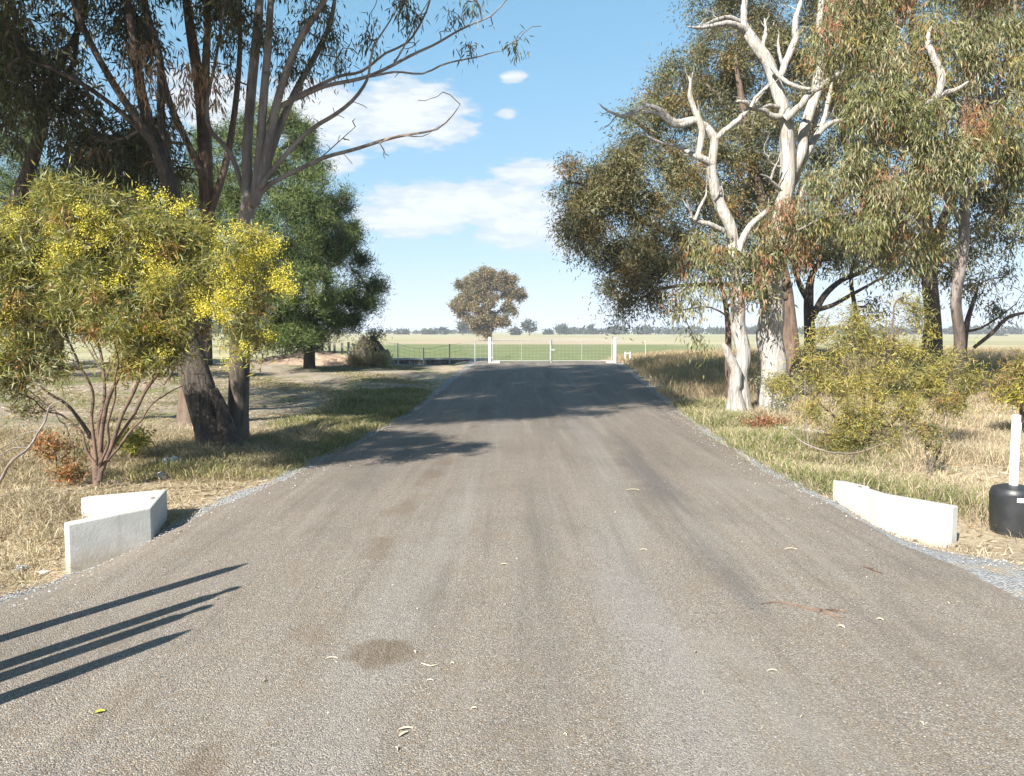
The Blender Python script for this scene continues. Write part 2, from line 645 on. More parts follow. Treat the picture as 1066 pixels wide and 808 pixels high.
xs = axis_pts(14, 5200, .16)
xs = np.concatenate([-xs[:0:-1], xs])
ys = np.concatenate([-axis_pts(4, 300, .4)[:0:-1], axis_pts(40, 5200, .16)])
GX, GY = np.meshgrid(xs, ys)
on = np.minimum(GX - Ledge(GY), Redge(GY) - GX)
GZ = H(GX, GY) - .09 * sstep(on, .02, .3) * (GY < 60)
n_x, n_y = len(xs), len(ys)
i = np.arange(n_y - 1)[:, None] * n_x
j = np.arange(n_x - 1)[None]
Q = np.stack([i + j, i + j + 1, i + n_x + j + 1, i + n_x + j], -1).reshape(-1, 4)

m, t, b, out = mat_new('verge_and_paddocks')
v = objco(t)
s3 = nd(t, 'ShaderNodeSeparateXYZ'); lk(t, v, s3.inputs[0])
gx, gy, _ = s3.outputs
nb = noise(t, v, .35, 5, .6)
nm = noise(t, v, 1.7, 5, .6)
nf = noise(t, v, 13, 6, .7)
nff = noise(t, v, 70, 4, .7)
gyw = mathn(t, 'ADD', gy, mathn(t, 'MULTIPLY', mathn(t, 'SUBTRACT', nb, .5), 5.0))
gxw = mathn(t, 'ADD', gx, mathn(t, 'MULTIPLY', mathn(t, 'SUBTRACT', nm, .5), 2.0))
straw = mixc(t, ramp(t, nf, .3, .7), (.22, .17, .12), (.44, .365, .255))
straw = mixc(t, ramp(t, nff, .42, .7), straw, (.52, .43, .30))
green = mixc(t, ramp(t, nf, .3, .7), (.075, .095, .03), (.17, .19, .06))
dirt = mixc(t, ramp(t, nm, .3, .7), (.24, .20, .155), (.36, .315, .26))
dirt = mixc(t, mathn(t, 'MULTIPLY', ramp(t, nff, .4, .7), .5), dirt, (.17, .14, .11))
c = straw
leftside = ramp(t, gxw, -2.2, -2.8)
padd = mathn(t, 'MULTIPLY', leftside, ramp(t, gyw, 12.6, 14.2))
c = mixc(t, padd, c, dirt)
gp = mathn(t, 'MULTIPLY', padd, ramp(t, mathn(t, 'ADD', mathn(t, 'MULTIPLY', nb, .6), mathn(t, 'MULTIPLY', nm, .4)), .50, .60))
c = mixc(t, mathn(t, 'MULTIPLY', gp, .85), c, green)
strip = mathn(t, 'MULTIPLY', mathn(t, 'MULTIPLY', ramp(t, gxw, -4.6, -3.6), leftside), mathn(t, 'MULTIPLY', ramp(t, gyw, 10.5, 12.5), ramp(t, gyw, 22, 18)))
c = mixc(t, mathn(t, 'MULTIPLY', strip, ramp(t, nm, .3, .55)), c, green)
bank = mathn(t, 'MULTIPLY', mathn(t, 'MULTIPLY', ramp(t, gy, 30.5, 31.5), ramp(t, gy, 36, 34.5)), ramp(t, gxw, -1.4, -2.0))
c = mixc(t, bank, c, mixc(t, nm, (.42, .35, .25), (.52, .45, .34)))
# right verge: a little green by the road edge
rg = mathn(t, 'MULTIPLY', mathn(t, 'MULTIPLY', ramp(t, gxw, 5.8, 4.2), ramp(t, gx, 2.5, 3.0)), mathn(t, 'MULTIPLY', ramp(t, gyw, 7, 8.5), ramp(t, gyw, 22, 17)))
c = mixc(t, mathn(t, 'MULTIPLY', mathn(t, 'MULTIPLY', rg, .7), ramp(t, nm, .4, .62)), c, green)
# paddocks behind the gate
far = ramp(t, gy, 44, 48)
streak = noise(t, mapping(t, v, (.02, .12, 1)), 1.0, 5, .6)
crop = mixc(t, ramp(t, nb, .3, .7), (.125, .15, .06), (.175, .195, .085))
stub = mixc(t, ramp(t, streak, .3, .7), (.29, .235, .16), (.43, .36, .255))
pale = mixc(t, ramp(t, streak, .35, .65), (.26, .25, .14), (.38, .345, .22))
gyf = mathn(t, 'ADD', gy, mathn(t, 'MULTIPLY', mathn(t, 'SUBTRACT', noise(t, mapping(t, v, (.015, .03, 1)), 1.0, 3), .5), 30))
fieldc = mixc(t, ramp(t, gyf, 100, 112), crop, stub)
fieldc = mixc(t, ramp(t, gyf, 205, 230), fieldc, pale)
fieldc = mixc(t, ramp(t, gxw, -13, -20), fieldc, pale)
rightf = ramp(t, gx, 14, 30)
fieldc = mixc(t, mathn(t, 'MULTIPLY', rightf, ramp(t, gyf, 40, 70)), fieldc, pale)
c = mixc(t, far, c, fieldc)
lk(t, c, b.inputs['Base Color'])
b.inputs['Roughness'].default_value = .95
b.inputs['Specular IOR Level'].default_value = .15
bump(t, b, mathn(t, 'ADD', nf, mathn(t, 'MULTIPLY', nff, .5)), .7, .04)
ground = mesh_np('ground', np.stack([GX, GY, GZ], -1).reshape(-1, 3), Q, m)
tag(ground, kind='structure')


def strip_mesh(name, ya, yb, ystep, left, right, nx, dz, mat):
    Y = np.concatenate([np.arange(ya, 0, 1.0), np.arange(max(0, ya), yb, ystep)])
    T = np.linspace(0, 1, nx)
    YY, TT = np.meshgrid(Y, T, indexing='ij')
    XX = left(YY) * (1 - TT) + right(YY) * TT
    V = np.stack([XX, YY, H(XX, YY) + dz], -1).reshape(-1, 3)
    i = np.arange(len(Y) - 1)[:, None] * nx
    j = np.arange(nx - 1)[None]
    Q = np.stack([i + j, i + j + 1, i + nx + j + 1, i + nx + j], -1).reshape(-1, 4)
    return tag(mesh_np(name, V, Q, mat), kind='structure')


# blue metal gravel along both edges
m, t, b, out = mat_new('blue_metal_gravel')
v = objco(t)
vo = nd(t, 'ShaderNodeTexVoronoi'); vo.inputs['Scale'].default_value = 62; lk(t, v, vo.inputs['Vector'])
hsv = nd(t, 'ShaderNodeSeparateColor'); lk(t, vo.outputs['Color'], hsv.inputs[0])
c = mixc(t, ramp(t, hsv.outputs[0], 0, 1, smooth=False), (.15, .15, .155), (.40, .405, .41))
c = mixc(t, ramp(t, noise(t, v, 2.2, 4), .5, .72), c, (.34, .28, .2))
lk(t, c, b.inputs['Base Color'])
b.inputs['Roughness'].default_value = .9
bump(t, b, mathn(t, 'SUBTRACT', 1.0, vo.outputs['Distance']), .9, .02)


def Lfr(y):
    return Ledge(y) - np.interp(y, [0, 3, 5, 6.2, 7, 9, 14, 30], [.5, .5, .22, .05, .14, .17, .15, .22]) * (1 + .35 * np.sin(y * 3.7) * np.sin(y * 1.3)) - .02


def Rfr(y):
    return Redge(y) + np.interp(y, [0, 4, 5.5, 6.5, 7.5, 8.5, 10, 14, 30], [.8, .8, .75, .5, .3, .18, .12, .15, .22]) * (1 + .3 * np.sin(y * 3.1) * np.sin(y * 1.1 + 1)) + .02


strip_mesh('gravel_shoulder', 2.0, 33.0, .1, Lfr, Rfr, 60, .006, m)

# sprayed seal driveway: loose brown-grey chip, wheel paths, stains
m, t, b, out = mat_new('chip_seal')
v = objco(t)
s3 = nd(t, 'ShaderNodeSeparateXYZ'); lk(t, v, s3.inputs[0])
gx, gy, _ = s3.outputs
vo = nd(t, 'ShaderNodeTexVoronoi'); vo.inputs['Scale'].default_value = 150; lk(t, v, vo.inputs['Vector'])
hs = nd(t, 'ShaderNodeSeparateColor'); lk(t, vo.outputs['Color'], hs.inputs[0])
n1 = noise(t, v, .55, 5, .6)
n2 = noise(t, v, 2.4, 6, .65)
n3 = noise(t, v, 55, 4, .7)
n4 = noise(t, mapping(t, v, (1.4, .16, 1)), 1.0, 5, .6)
stone = mixc(t, ramp(t, hs.outputs[0], 0, 1, smooth=False), (.113, .098, .083), (.297, .263, .229))
stone = mixc(t, ramp(t, hs.outputs[1], .86, .95), stone, (.42, .38, .33))
stone = mixc(t, ramp(t, hs.outputs[2], .9, .96), stone, (.25, .17, .1))
stone = mixc(t, mathn(t, 'MULTIPLY', ramp(t, n2, .45, .7), .35), stone, (.21, .165, .12))
# wheel paths, polished grey or darker
cen = mathn(t, 'SUBTRACT', gx, mathn(t, 'MULTIPLY', mathn(t, 'SUBTRACT', gy, 8), .045))
def band(c0, w, wavy=.35):
    d = mathn(t, 'ABSOLUTE', mathn(t, 'ADD', mathn(t, 'SUBTRACT', cen, c0), mathn(t, 'MULTIPLY', mathn(t, 'SUBTRACT', n1, .5), wavy)))
    return ramp(t, d, w, w * .25)
grey = mathn(t, 'MAXIMUM', band(.95, .38), mathn(t, 'MULTIPLY', band(-.55, .35), .6))
grey = mathn(t, 'MULTIPLY', grey, ramp(t, n4, .3, .6))
stone = mixc(t, mathn(t, 'MULTIPLY', grey, .5), stone, mixc(t, hs.outputs[0], (.16, .155, .148), (.36, .35, .335)))
darkb = mathn(t, 'MULTIPLY', mathn(t, 'MAXIMUM', band(1.55, .3, .6), mathn(t, 'MAXIMUM', mathn(t, 'MULTIPLY', band(-1.7, .35, .5), .5), mathn(t, 'MULTIPLY', band(.3, .25, .4), .5))), ramp(t, n4, .42, .62))
stone = mixc(t, mathn(t, 'MULTIPLY', darkb, .75), stone, mixc(t, hs.outputs[0], (.06, .057, .056), (.16, .155, .15)))
# brown dribble along the left wheel path and the round damp patch
brn = mathn(t, 'MULTIPLY', band(-1.0, .16, .7), ramp(t, noise(t, v, 1.3, 4), .46, .62))
stone = mixc(t, mathn(t, 'MULTIPLY', brn, .5), stone, (.15, .105, .065))
dx = mathn(t, 'ADD', gx, .69)
dy = mathn(t, 'SUBTRACT', gy, 4.12)
rr = mathn(t, 'SQRT', mathn(t, 'ADD', mathn(t, 'MULTIPLY', dx, dx), mathn(t, 'MULTIPLY', dy, dy)))
rr = mathn(t, 'ADD', rr, mathn(t, 'MULTIPLY', mathn(t, 'SUBTRACT', noise(t, v, 9, 6), .5), .17))
stone = mixc(t, mathn(t, 'MULTIPLY', ramp(t, rr, .225, .14, 0, .8), ramp(t, hs.outputs[1], .1, .5, .55, 1)), stone, mixc(t, hs.outputs[0], (.07, .048, .03), (.19, .14, .09)))
mott = noise(t, mapping(t, v, (1.0, .45, 1)), .9, 6, .62, .5)
stone = mixc(t, mathn(t, 'MULTIPLY', ramp(t, mott, .52, .68), .38), stone, (.115, .10, .085))
stone = mixc(t, mathn(t, 'MULTIPLY', ramp(t, mott, .46, .33), .30), stone, (.30, .275, .245))
stone = mixc(t, mathn(t, 'MULTIPLY', ramp(t, n1, .5, .75), .25), stone, (.11, .1, .09))
fresh = ramp(t, mathn(t, 'ADD', gy, mathn(t, 'MULTIPLY', mathn(t, 'SUBTRACT', n1, .5), 7)), 5.5, 13)  # tone turns darker and browner further up the driveway
stone = mixc(t, mathn(t, 'MULTIPLY', fresh, .36), stone, mixc(t, hs.outputs[0], (.07, .054, .044), (.17, .135, .11)))
stone = mixc(t, 1.0, stone, (.93, .93, .925), 'MULTIPLY')
# lengthwise streaks where tyres have pushed the loose chip about
st_ = noise(t, mapping(t, v, (5.5, .22, 1)), 1.0, 5, .6, .3)
stone = mixc(t, mathn(t, 'MULTIPLY', ramp(t, st_, .52, .66), .24), stone, (.30, .272, .24))
stone = mixc(t, mathn(t, 'MULTIPLY', ramp(t, st_, .46, .34), .24), stone, (.085, .073, .062))
lk(t, stone, b.inputs['Base Color'])
b.inputs['Roughness'].default_value = .82
b.inputs['Specular IOR Level'].default_value = .3
hgt = mathn(t, 'ADD', mathn(t, 'MULTIPLY', mathn(t, 'SUBTRACT', 1.0, vo.outputs['Distance']), 1.0), mathn(t, 'MULTIPLY', n3, .7))
bump(t, b, hgt, .8, .006)
M_road = m
strip_mesh('road', -14.0, 33.4, .1, Ledge, Redge, 70, .012, m)

# hills on the horizon
m = plain_mat('distant_hills', (.09, .11, .06), .95, 0, .2, .004)
hx = np.linspace(900, 4200, 90)
V, Qh = [], []
prof = 34 * (np.sin((hx - 900) / 3300 * 3.14) ** .7) * (1 + .25 * np.sin(hx / 130) + .15 * np.sin(hx / 57)) + 2
for k, (x, h) in enumerate(zip(hx, prof)):
    V += [(x, 3300, -2), (x, 3450, h * .7), (x, 3600, h), (x, 3900, -2)]
for k in range(len(hx) - 1):
    for q in range(3):
        a = k * 4 + q
        Qh.append((a, a + 4, a + 5, a + 1))
tag(mesh_np('hills', V, Qh, m), kind='structure')

# ------------------------------------------------------------------ headwalls
m, t, b, out = mat_new('precast_concrete')
v = objco(t)
n1 = noise(t, v, 3.0, 6, .65)
n2 = noise(t, v, 45, 4, .7)
n3 = noise(t, mapping(t, v, (6, 6, 1.2)), 2.0, 5, .6)
c = mixc(t, ramp(t, n1, .35, .7), (.36, .355, .335), (.45, .445, .425))
c = mixc(t, mathn(t, 'MULTIPLY', ramp(t, n3, .52, .72), .35), c, (.45, .42, .36))
c = mixc(t, mathn(t, 'MULTIPLY', ramp(t, n2, .6, .75), .25), c, (.38, .37, .34))
sz = nd(t, 'ShaderNodeSeparateXYZ'); lk(t, v, sz.inputs[0])
low = ramp(t, mathn(t, 'ADD', sz.outputs[2], mathn(t, 'MULTIPLY', mathn(t, 'SUBTRACT', n1, .5), .28)), .06, -.10)
c = mixc(t, mathn(t, 'MULTIPLY', low, .75), c, (.30, .255, .20))
run = ramp(t, noise(t, mapping(t, v, (14, 14, .6)), 1.0, 4, .6), .58, .72)
c = mixc(t, mathn(t, 'MULTIPLY', run, .42), c, (.24, .23, .21))
lk(t, c, b.inputs['Base Color'])
b.inputs['Roughness'].default_value = .85
bump(t, b, mathn(t, 'ADD', n2, n1), .4, .008)
M_conc = m


def headwall(path, tops, thick, side, label):
    """plan path of the road-side faces, top heights, wall thickness away from the road"""
    path = np.array(path, float)
    n = len(path)
    d = unit(np.diff(path, axis=0))
    nr = np.stack([-d[:, 1], d[:, 0]], 1) * side
    off = np.empty_like(path)
    for k in range(n):
        a = nr[max(0, k - 1)]; c_ = nr[min(n - 2, k)]
        bis = unit(a + c_)
        off[k] = path[k] + bis * thick / max(.35, bis @ a)
    loc = (path[1][0], path[1][1], Hs(*path[1]))
    root = tag(empty('culvert_headwall', loc), label, 'culvert headwall')
    mb = MB()
    V, Fs = [], []
    for k in range(n):
        V += [(*path[k], -.75), (*path[k], tops[k]), (*off[k], tops[k]), (*off[k], -.75)]
    for k in range(n - 1):
        a = 4 * k
        for q in range(4):
            f = (a + q, a + (q + 1) % 4, a + 4 + (q + 1) % 4, a + 4 + q)
            Fs.append(f if side > 0 else f[::-1])
    e = [(0, 3, 2, 1), tuple(4 * (n - 1) + q for q in range(4))]
    Fs += e if side > 0 else [x[::-1] for x in e]
    mb.add(V, Fs)
    mb.build('wall_panel', M_conc, root, bevel=.012)
    sk = MB()
    c0 = (path[1] + path[2] + off[1] + off[2]) / 4
    sk.lathe((c0[0], c0[1], (tops[1] + tops[2]) / 2), [(.018, -.05), (.018, .004), (.010, .005)], 14)
    sk.build('lifting_socket', plain_mat('rusty_socket', (.05, .04, .035), .8), root)
    return root


headwall([(-3.55, 6.33), (-3.08, 6.78), (-3.20, 7.37), (-4.02, 7.55)], [.16, .20, .24, .14], .11, 1,
         'short concrete culvert headwall with its wings, grey soiled face, beside the yellow wattle')
headwall([(3.84, 6.92), (3.44, 7.48), (3.33, 8.26), (3.70, 8.40)], [.17, .17, .16, .08], .11, -1,
         'white sunlit concrete culvert headwall near the black bin-shaped post base')

# ------------------------------------------------------------------ post in its black tub, bollards behind the camera's left shoulder
M_white = plain_mat('white_paint', (.66, .66, .65), .45, 0, .05, 5)
M_galv = plain_mat('galvanised_steel', (.36, .375, .385), .45, .35, .12, 8)
M_black = plain_mat('black_plastic', (.022, .024, .027), .42, 0, .25, 7, .06)
M_wood = bark_mat('weathered_timber', (.22, .20, .17), (.42, .39, .34), (.32, .28, .24), .08, 18, .5, .01)

px_, py_ = 4.76, 7.55
gz = Hs(px_, py_)
root = tag(empty('marker_post', (px_, py_, gz)), 'square white post standing up out of a black plastic tub', 'marker post')
tb = MB()
tb.lathe((px_, py_, gz), [(.172, -.05), (.178, .02), (.186, .12), (.196, .33), (.199, .385), (.191, .392), (.188, .415), (.172, .44), (.11, .462), (.05, .468)], 48)
tub = tb.build('tub', M_black, root, smooth=True)
tub.data.set_sharp_from_angle(angle=math.radians(30))
st = MB()
for k in range(6):
    a0, a1 = math.radians(248 + k * 5), math.radians(253 + k * 5)
    p = [(px_ + .1988 * math.cos(a), py_ + .1988 * math.sin(a), gz + z) for a, z in ((a0, .335), (a1, .335), (a1, .375), (a0, .375))]
    p += [(px_ + .19 * math.cos(a), py_ + .19 * math.sin(a), gz + z) for a, z in ((a0, .335), (a1, .335), (a1, .375), (a0, .375))]
    st.add(p, [(0, 1, 2, 3), (4, 7, 6, 5), (0, 4, 5, 1), (3, 2, 6, 7), (0, 3, 7, 4), (1, 5, 6, 2)])
st.build('sticker', M_white, tub)
ps = MB()
ps.box((px_ - .03, py_ - .03, gz + .45), (px_ + .03, py_ + .03, .915))
ps.build('post', M_white, root, bevel=.008)
cp = MB()
cp.box((px_ + .031, py_ - .02, .77), (px_ + .042, py_ + .02, .84))
cp.build('bracket', M_white, root, bevel=.003)

M_boll = plain_mat('treated_pine', (.33, .30, .22), .8, 0, .2, 9, .2)
tips = [(253, 592, 0), (245, 617, 1), (215, 637, 1), (190, 665, 0)]
labs = ['round timber bollard casting the farthest of the four shadows on the road', 'timber bollard with a finial, second of the row, close beside the third',
        'timber bollard with a finial, third of the row, close beside the second', 'round timber bollard casting the nearest of the four shadows on the road']
for k, (tx, ty, kn) in enumerate(tips):
    d = EYE * F / (ty - HZ)
    tip = np.array(((tx - 533) / F * d, d))
    hgt_ = [1.42, 1.36, 1.36, 1.28][k]
    sh = hgt_ / math.tan(SUN_EL)
    bx = tip - sh * np.array((.5255, .8508))
    z0 = Hs(*bx)
    root = tag(empty('bollard', (bx[0], bx[1], z0)), labs[k], 'bollard', 'bollards along the road edge')
    mb = MB()
    top = hgt_ - (.16 if kn else .1)
    mb.lathe((bx[0], bx[1], z0), [(.062, -.1), (.060, .3), (.056, top - .25), (.05, top)], 18)
    mb.build('post', M_boll, root, smooth=True)
    cap = MB()
    if kn:
        cap.lathe((bx[0], bx[1], z0), [(.05, top), (.03, top + .03), (.022, top + .07), (.03, top + .10), (.036, top + .125), (.026, top + .155), (.008, top + .165)], 18)
    else:
        cap.lathe((bx[0], bx[1], z0), [(.05, top), (.034, top + .04), (.02, top + .08), (.006, top + .12)], 18)
    cap.build('cap', M_boll, root, smooth=True)

# ------------------------------------------------------------------ gate, fences and channel at the crest
GYd = 31.6
gl, gr = -.87, 4.04
zc = Hs(1.5, GYd)


def gate_post(x, y, h, label, foot, r=.055):
    z0 = Hs(x, y)
    root = tag(empty('gate_post', (x, y, z0)), label, 'gate post')
    mb = MB()
    mb.tube([(x, y, z0 - .2), (x, y, z0 + h)], r, 14)
    mb.build('post', M_white, root, smooth=False)
    cp_ = MB()
    cp_.lathe((x, y, z0 + h + .001), [(r * 1.12, 0), (r * 1.12, .02), (r * .6, .045), (.01, .05)], 14)
    cp_.build('cap', M_white, root)
    if foot:
        ft = MB()
        ft.box((x + foot[0], y - .22, z0 - .1), (x + foot[1], y + .22, z0 + .07))
        ft.build('footing', M_conc, root, bevel=.02)
    return root


gate_post(gl, GYd, .98, 'white gate post with a long concrete footing, nearest the channel', (.07, .40), .062)
gate_post(gr, GYd, .98, 'white gate post with concrete footing beside the tall dry grass', (-.34, -.08), .068)


def farm_gate(x0, x1, label):
    root = tag(empty('farm_gate', (x0 if abs(x0 - gl) < .3 else x1, GYd, zc)), label, 'gate', 'double farm gate across the driveway')
    h0, h1 = zc + .10, zc + .90
    fr = MB()
    for zz in (h0, h1):
        fr.tube([(x0, GYd, zz), (x1, GYd, zz)], .011, 8)
    for xx in (x0, (x0 + x1) / 2, x1):
        fr.tube([(xx, GYd, h0), (xx, GYd, h1)], .016 if xx != (x0 + x1) / 2 else .010, 8)
    fr.build('gate_frame', M_galv, root)
    ms = MB()
    for xx in np.arange(x0 + .15, x1 - .05, .15):
        ms.tube([(xx, GYd + .012, h0), (xx, GYd + .012, h1)], .0022, 4, cap=False)
    for zz in np.linspace(h0 + .08, h1 - .12, 6):
        ms.tube([(x0, GYd + .012, zz), (x1, GYd + .012, zz)], .0018, 4, cap=False)
    ms.build('gate_mesh', M_galv, root)
    hx_ = x0 if abs(x0 - gl) < .3 else x1
    for zz in (h0 + .12, h1 - .12):
        hg = MB()
        hg.box((hx_ - .05, GYd - .02, zz - .02), (hx_ + .03, GYd + .02, zz + .02))
        hg.build('hinge', M_galv, root)
    return root


mid = 1.53
farm_gate(gl + .11, mid - .03, 'galvanised mesh gate leaf hung on the post nearest the channel')
farm_gate(mid + .03, gr - .12, 'galvanised mesh gate leaf hung on the post beside the dry grass')
sb = tag(empty('gate_stop', (mid, GYd, Hs(mid, GYd))), 'upright pale bar where the two gate leaves meet', 'gate stop')
mb = MB(); mb.tube([(mid, GYd - .05, zc - .02), (mid, GYd - .05, zc + .93)], .02, 10); mb.build('bar', M_galv, sb)
mb = MB(); mb.box((mid - .03, GYd - .1, zc + .5), (mid + .14, GYd - .082, zc + .56)); mb.build('latch', M_galv, sb)


def wire_fence(pts, label, h=.85, mat_post=None, npost=6, mesh=True, r=.022):
    pts = [np.array(p, float) for p in pts]
    root = tag(empty('wire_fence', (pts[0][0], pts[0][1], Hs(*pts[0]))), label, 'fence')
    P2, _ = catmull(pts, 1.0) if len(pts) > 2 else (np.linspace(pts[0], pts[1], 30), 0)
    s = np.concatenate([[0], np.cumsum(np.linalg.norm(np.diff(P2, axis=0), axis=1))])
    at = lambda q: np.array((np.interp(q, s, P2[:, 0]), np.interp(q, s, P2[:, 1])))
    for k in range(npost):
        p = at(s[-1] * (k + .5) / npost)
        z0 = Hs(*p)
        mb = MB(); mb.tube([(p[0], p[1], z0 - .2), (p[0], p[1], z0 + h + .05)], r, 8); mb.build('post', mat_post or M_galv, root)
    w = MB()
    qs = np.linspace(0, s[-1], 60)
    for f in ((.06, .25, .45, .65, .82, 1.0) if mesh else (.3, .6, .95)):
        w.tube([(*at(q), max(Hs(*at(q)), Hs(*at(max(0, q - .6))) - .1) + f * h) for q in qs], .006 if f == 1.0 else .003, 4, cap=False)
    if mesh:
        for q in np.arange(.1, s[-1], .22):
            p = at(q); z0 = Hs(*p)
            w.tube([(p[0], p[1], z0 + .05), (p[0], p[1], z0 + h)], .003, 4, cap=False)
    w.build('wire_netting', M_galv, root)
    return root


wire_fence([(gl - .08, GYd + .05), (-2.6, 32.3), (-5.2, 33.0)], 'low netting fence running from the gate to the scrubby bush', .85, npost=4)
wire_fence([(gr + .12, GYd + .1), (8, 33.2), (14, 34.5)], 'plain wire fence running off from the gate into the dry grass', .8, npost=4, mesh=False, r=.016)
# white twin stake by the gate
for_x, for_y = 4.75, 33.0
z0 = Hs(for_x, for_y)
root = tag(empty('twin_stake', (for_x, for_y, z0)), 'small white double stake in the dry grass outside the gate post', 'stake')
for dx_ in (-.1, .1):
    mb = MB(); mb.tube([(for_x + dx_, for_y, z0 - .1), (for_x + dx_, for_y, z0 + .42)], .03, 8); mb.build('stake', M_white, root)
mb = MB(); mb.tube([(for_x - .1, for_y, z0 + .36), (for_x + .1, for_y, z0 + .36)], .02, 8); mb.build('crossbar', M_white, root)

M_dark_conc = plain_mat('dark_concrete', (.06, .06, .058), .7, 0, .3, 3)  # darker concrete for the face below the pale lip
# channel: dark water with a pale concrete far lip
mb = MB()
mb.box((-11.5, 34.1, -.4), (-1.7, 37.0, zc - .36))
wm, t, b, out = mat_new('channel_water')
b.inputs['Base Color'].default_value = (.03, .035, .035, 1)
b.inputs['Roughness'].default_value = .12
tag(mb.build('water', wm), kind='structure')
mb = MB()
mb.box((-11.5, 37.0, .38), (-.9, 37.4, .47))
tag(mb.build('channel_lip', M_conc, bevel=.02), 'long pale concrete lip of the water channel behind the netting fence', 'channel wall')
mb = MB()
mb.box((-11.5, 37.05, -.5), (-.95, 37.35, .378))
mb.build('wall_face', M_dark_conc, bpy.data.objects['channel_lip'])

# old paling fence by the dirt heap
root = tag(empty('paling_fence', (-8.0, 35.5, Hs(-8.0, 35.5))), 'row of old grey palings behind the dirt heap under the pine', 'fence')
for k in range(11):
    x = -8.4 + k * .27 + rng.normal() * .03
    y = 34.6 + rng.normal() * .05
    z0 = .42
    mb = MB(); h_ = .85 + rng.normal() * .12
    mb.box((x - .05, y - .012, z0 - .2), (x + .05, y + .012, z0 + h_)); mb.build('paling', M_wood, root)
mb = MB(); mb.box((-8.5, 34.7, z0 + .35), (-5.6, 34.74, z0 + .43)); mb.build('rail', M_wood, root)


# dirt heap and dark rubble heap
def heap(name, label, c, rx, ry, h, mat, cat, bumpy=.25, seed=0):
    n = 60
    g = np.linspace(-1.15, 1.15, n)
    A, B = np.meshgrid(g, g)
    r = np.sqrt(A ** 2 + B ** 2)
    z = h * np.clip(1 - r ** 1.7, -.3, 1) * (1 + bumpy * wob(A, B, 5, seed)) + bumpy * .25 * h * wob(A, B, 13, seed + 1) + rng.normal(size=A.shape) * .012
    X = c[0] + A * rx; Yy = c[1] + B * ry
    Z = H(X, Yy) + np.where(r > 1.05, -.1, z)
    i = np.arange(n - 1)[:, None] * n; j = np.arange(n - 1)[None]
    Q = np.stack([i + j, i + j + 1, i + n + j + 1, i + n + j], -1).reshape(-1, 4)
    return tag(mesh_np(name, np.stack([X, Yy, Z], -1).reshape(-1, 3), Q, mat), label, cat)


M_dirt = plain_mat('bare_earth', (.25, .185, .135), .95, 0, .3, 2.5, .6)
M_dark = plain_mat('dark_rubble', (.075, .062, .05), .95, 0, .5, 3.5, .8)
heap('dirt_heap', 'low heap of bare brown dirt below the big pine', (-7.6, 30.8), 2.7, 1.1, .42, M_dirt, 'dirt heap', .3, 1)
heap('rubble_heap', 'dark heap of sticks and rubble leaning by the scrubby bush', (-5.55, 31.4), .95, .8, .95, M_dark, 'rubble heap', .4, 3)
pl = tag(empty('plank', (-5.9, 30.2, Hs(-5.9, 30.2))), 'pale loose plank lying against the dark rubble heap', 'plank')
mb = MB()
a_, b_ = np.array(P(328, 372, 30.3)), np.array(P(344, 387, 29.9))
b_[2] = Hs(b_[0], b_[1]) + .03
mb.tube([a_, b_], .05, 4); mb.build('board', M_wood, pl)

# ------------------------------------------------------------------ dead gum trees
def dead_gum(label, base, trunks, limbs, Y, seed):
    root = tag(empty('dead_gum_tree', base), label, 'dead tree')
    rg = np.random.default_rng(seed)

    def one(name, pix, wpx, Ys, n):
        Yl = np.interp(np.linspace(0, 1, len(pix)), np.linspace(0, 1, len(Ys)), Ys)
        pts, tt = catmull([P(x, y, d) for (x, y), d in zip(pix, Yl)], .10 if max(wpx) > 8 else .06)
        r = np.interp(tt, np.linspace(0, tt[-1], len(wpx)), wpx) * .5 * Y / F
        k = np.linspace(0, 1, len(pts))
        jit = .11 * r[:, None] * np.stack([np.sin(k * 17 + rg.uniform(0, 6)) + np.sin(k * 41 + rg.uniform(0, 6)) for _ in range(3)], 1)
        pts = pts + jit * np.minimum(1, k * 6)[:, None]
        r = np.maximum(r, .005)
        v, q = tube_np(pts, r, n, .075 if max(wpx) > 15 else .07, seed=int(rg.integers(1e6)))
        # close the broken end
        c = len(v)
        v = np.vstack([v, pts[-1] + (pts[-1] - pts[-2]) * .4 + rg.normal(size=3) * r[-1] * .4])
        q = np.vstack([q, [(c - n + i, c - n + (i + 1) % n, c, c) for i in range(n)]])
        V_ = [tuple(map(float, p - np.array(base))) for p in v]
        me = bpy.data.meshes.new(name)
        me.from_pydata(V_, [], [tuple(dict.fromkeys(map(int, f))) for f in q])
        me.materials.append(M_dead)
        me.shade_smooth()
        link(bpy.data.objects.new(name, me), root)
        if name == 'limb':
            tips.append((pts, r))
    tips = []
    for a in trunks: one('trunk', *a)
    for a in limbs: one('limb', a[0], [q * .86 for q in a[1]], *a[2:])
    # brittle dead twigs left on the limbs
    for pts, r in tips:
        for _ in range(3 if len(pts) > 12 else 1):
            k = rg.integers(len(pts) // 2, len(pts))
            L = rg.uniform(.15, .5)
            d = unit(pts[k] - pts[max(0, k - 3)] + rg.normal(size=3) * .5 * np.linalg.norm(pts[k] - pts[max(0, k - 3)]) + np.array((0, 0, .02)))
            q = [pts[k]]
            for _j in range(5):
                d = unit(d + rg.normal(size=3) * .28)
                q.append(q[-1] + d * L / 5)
            V_, Q_ = tube_np(np.array(q), np.linspace(min(.014, r[k] * .7), .003, 6), 5)
            mesh_np('twig', V_, Q_, M_dead, root)
    return root


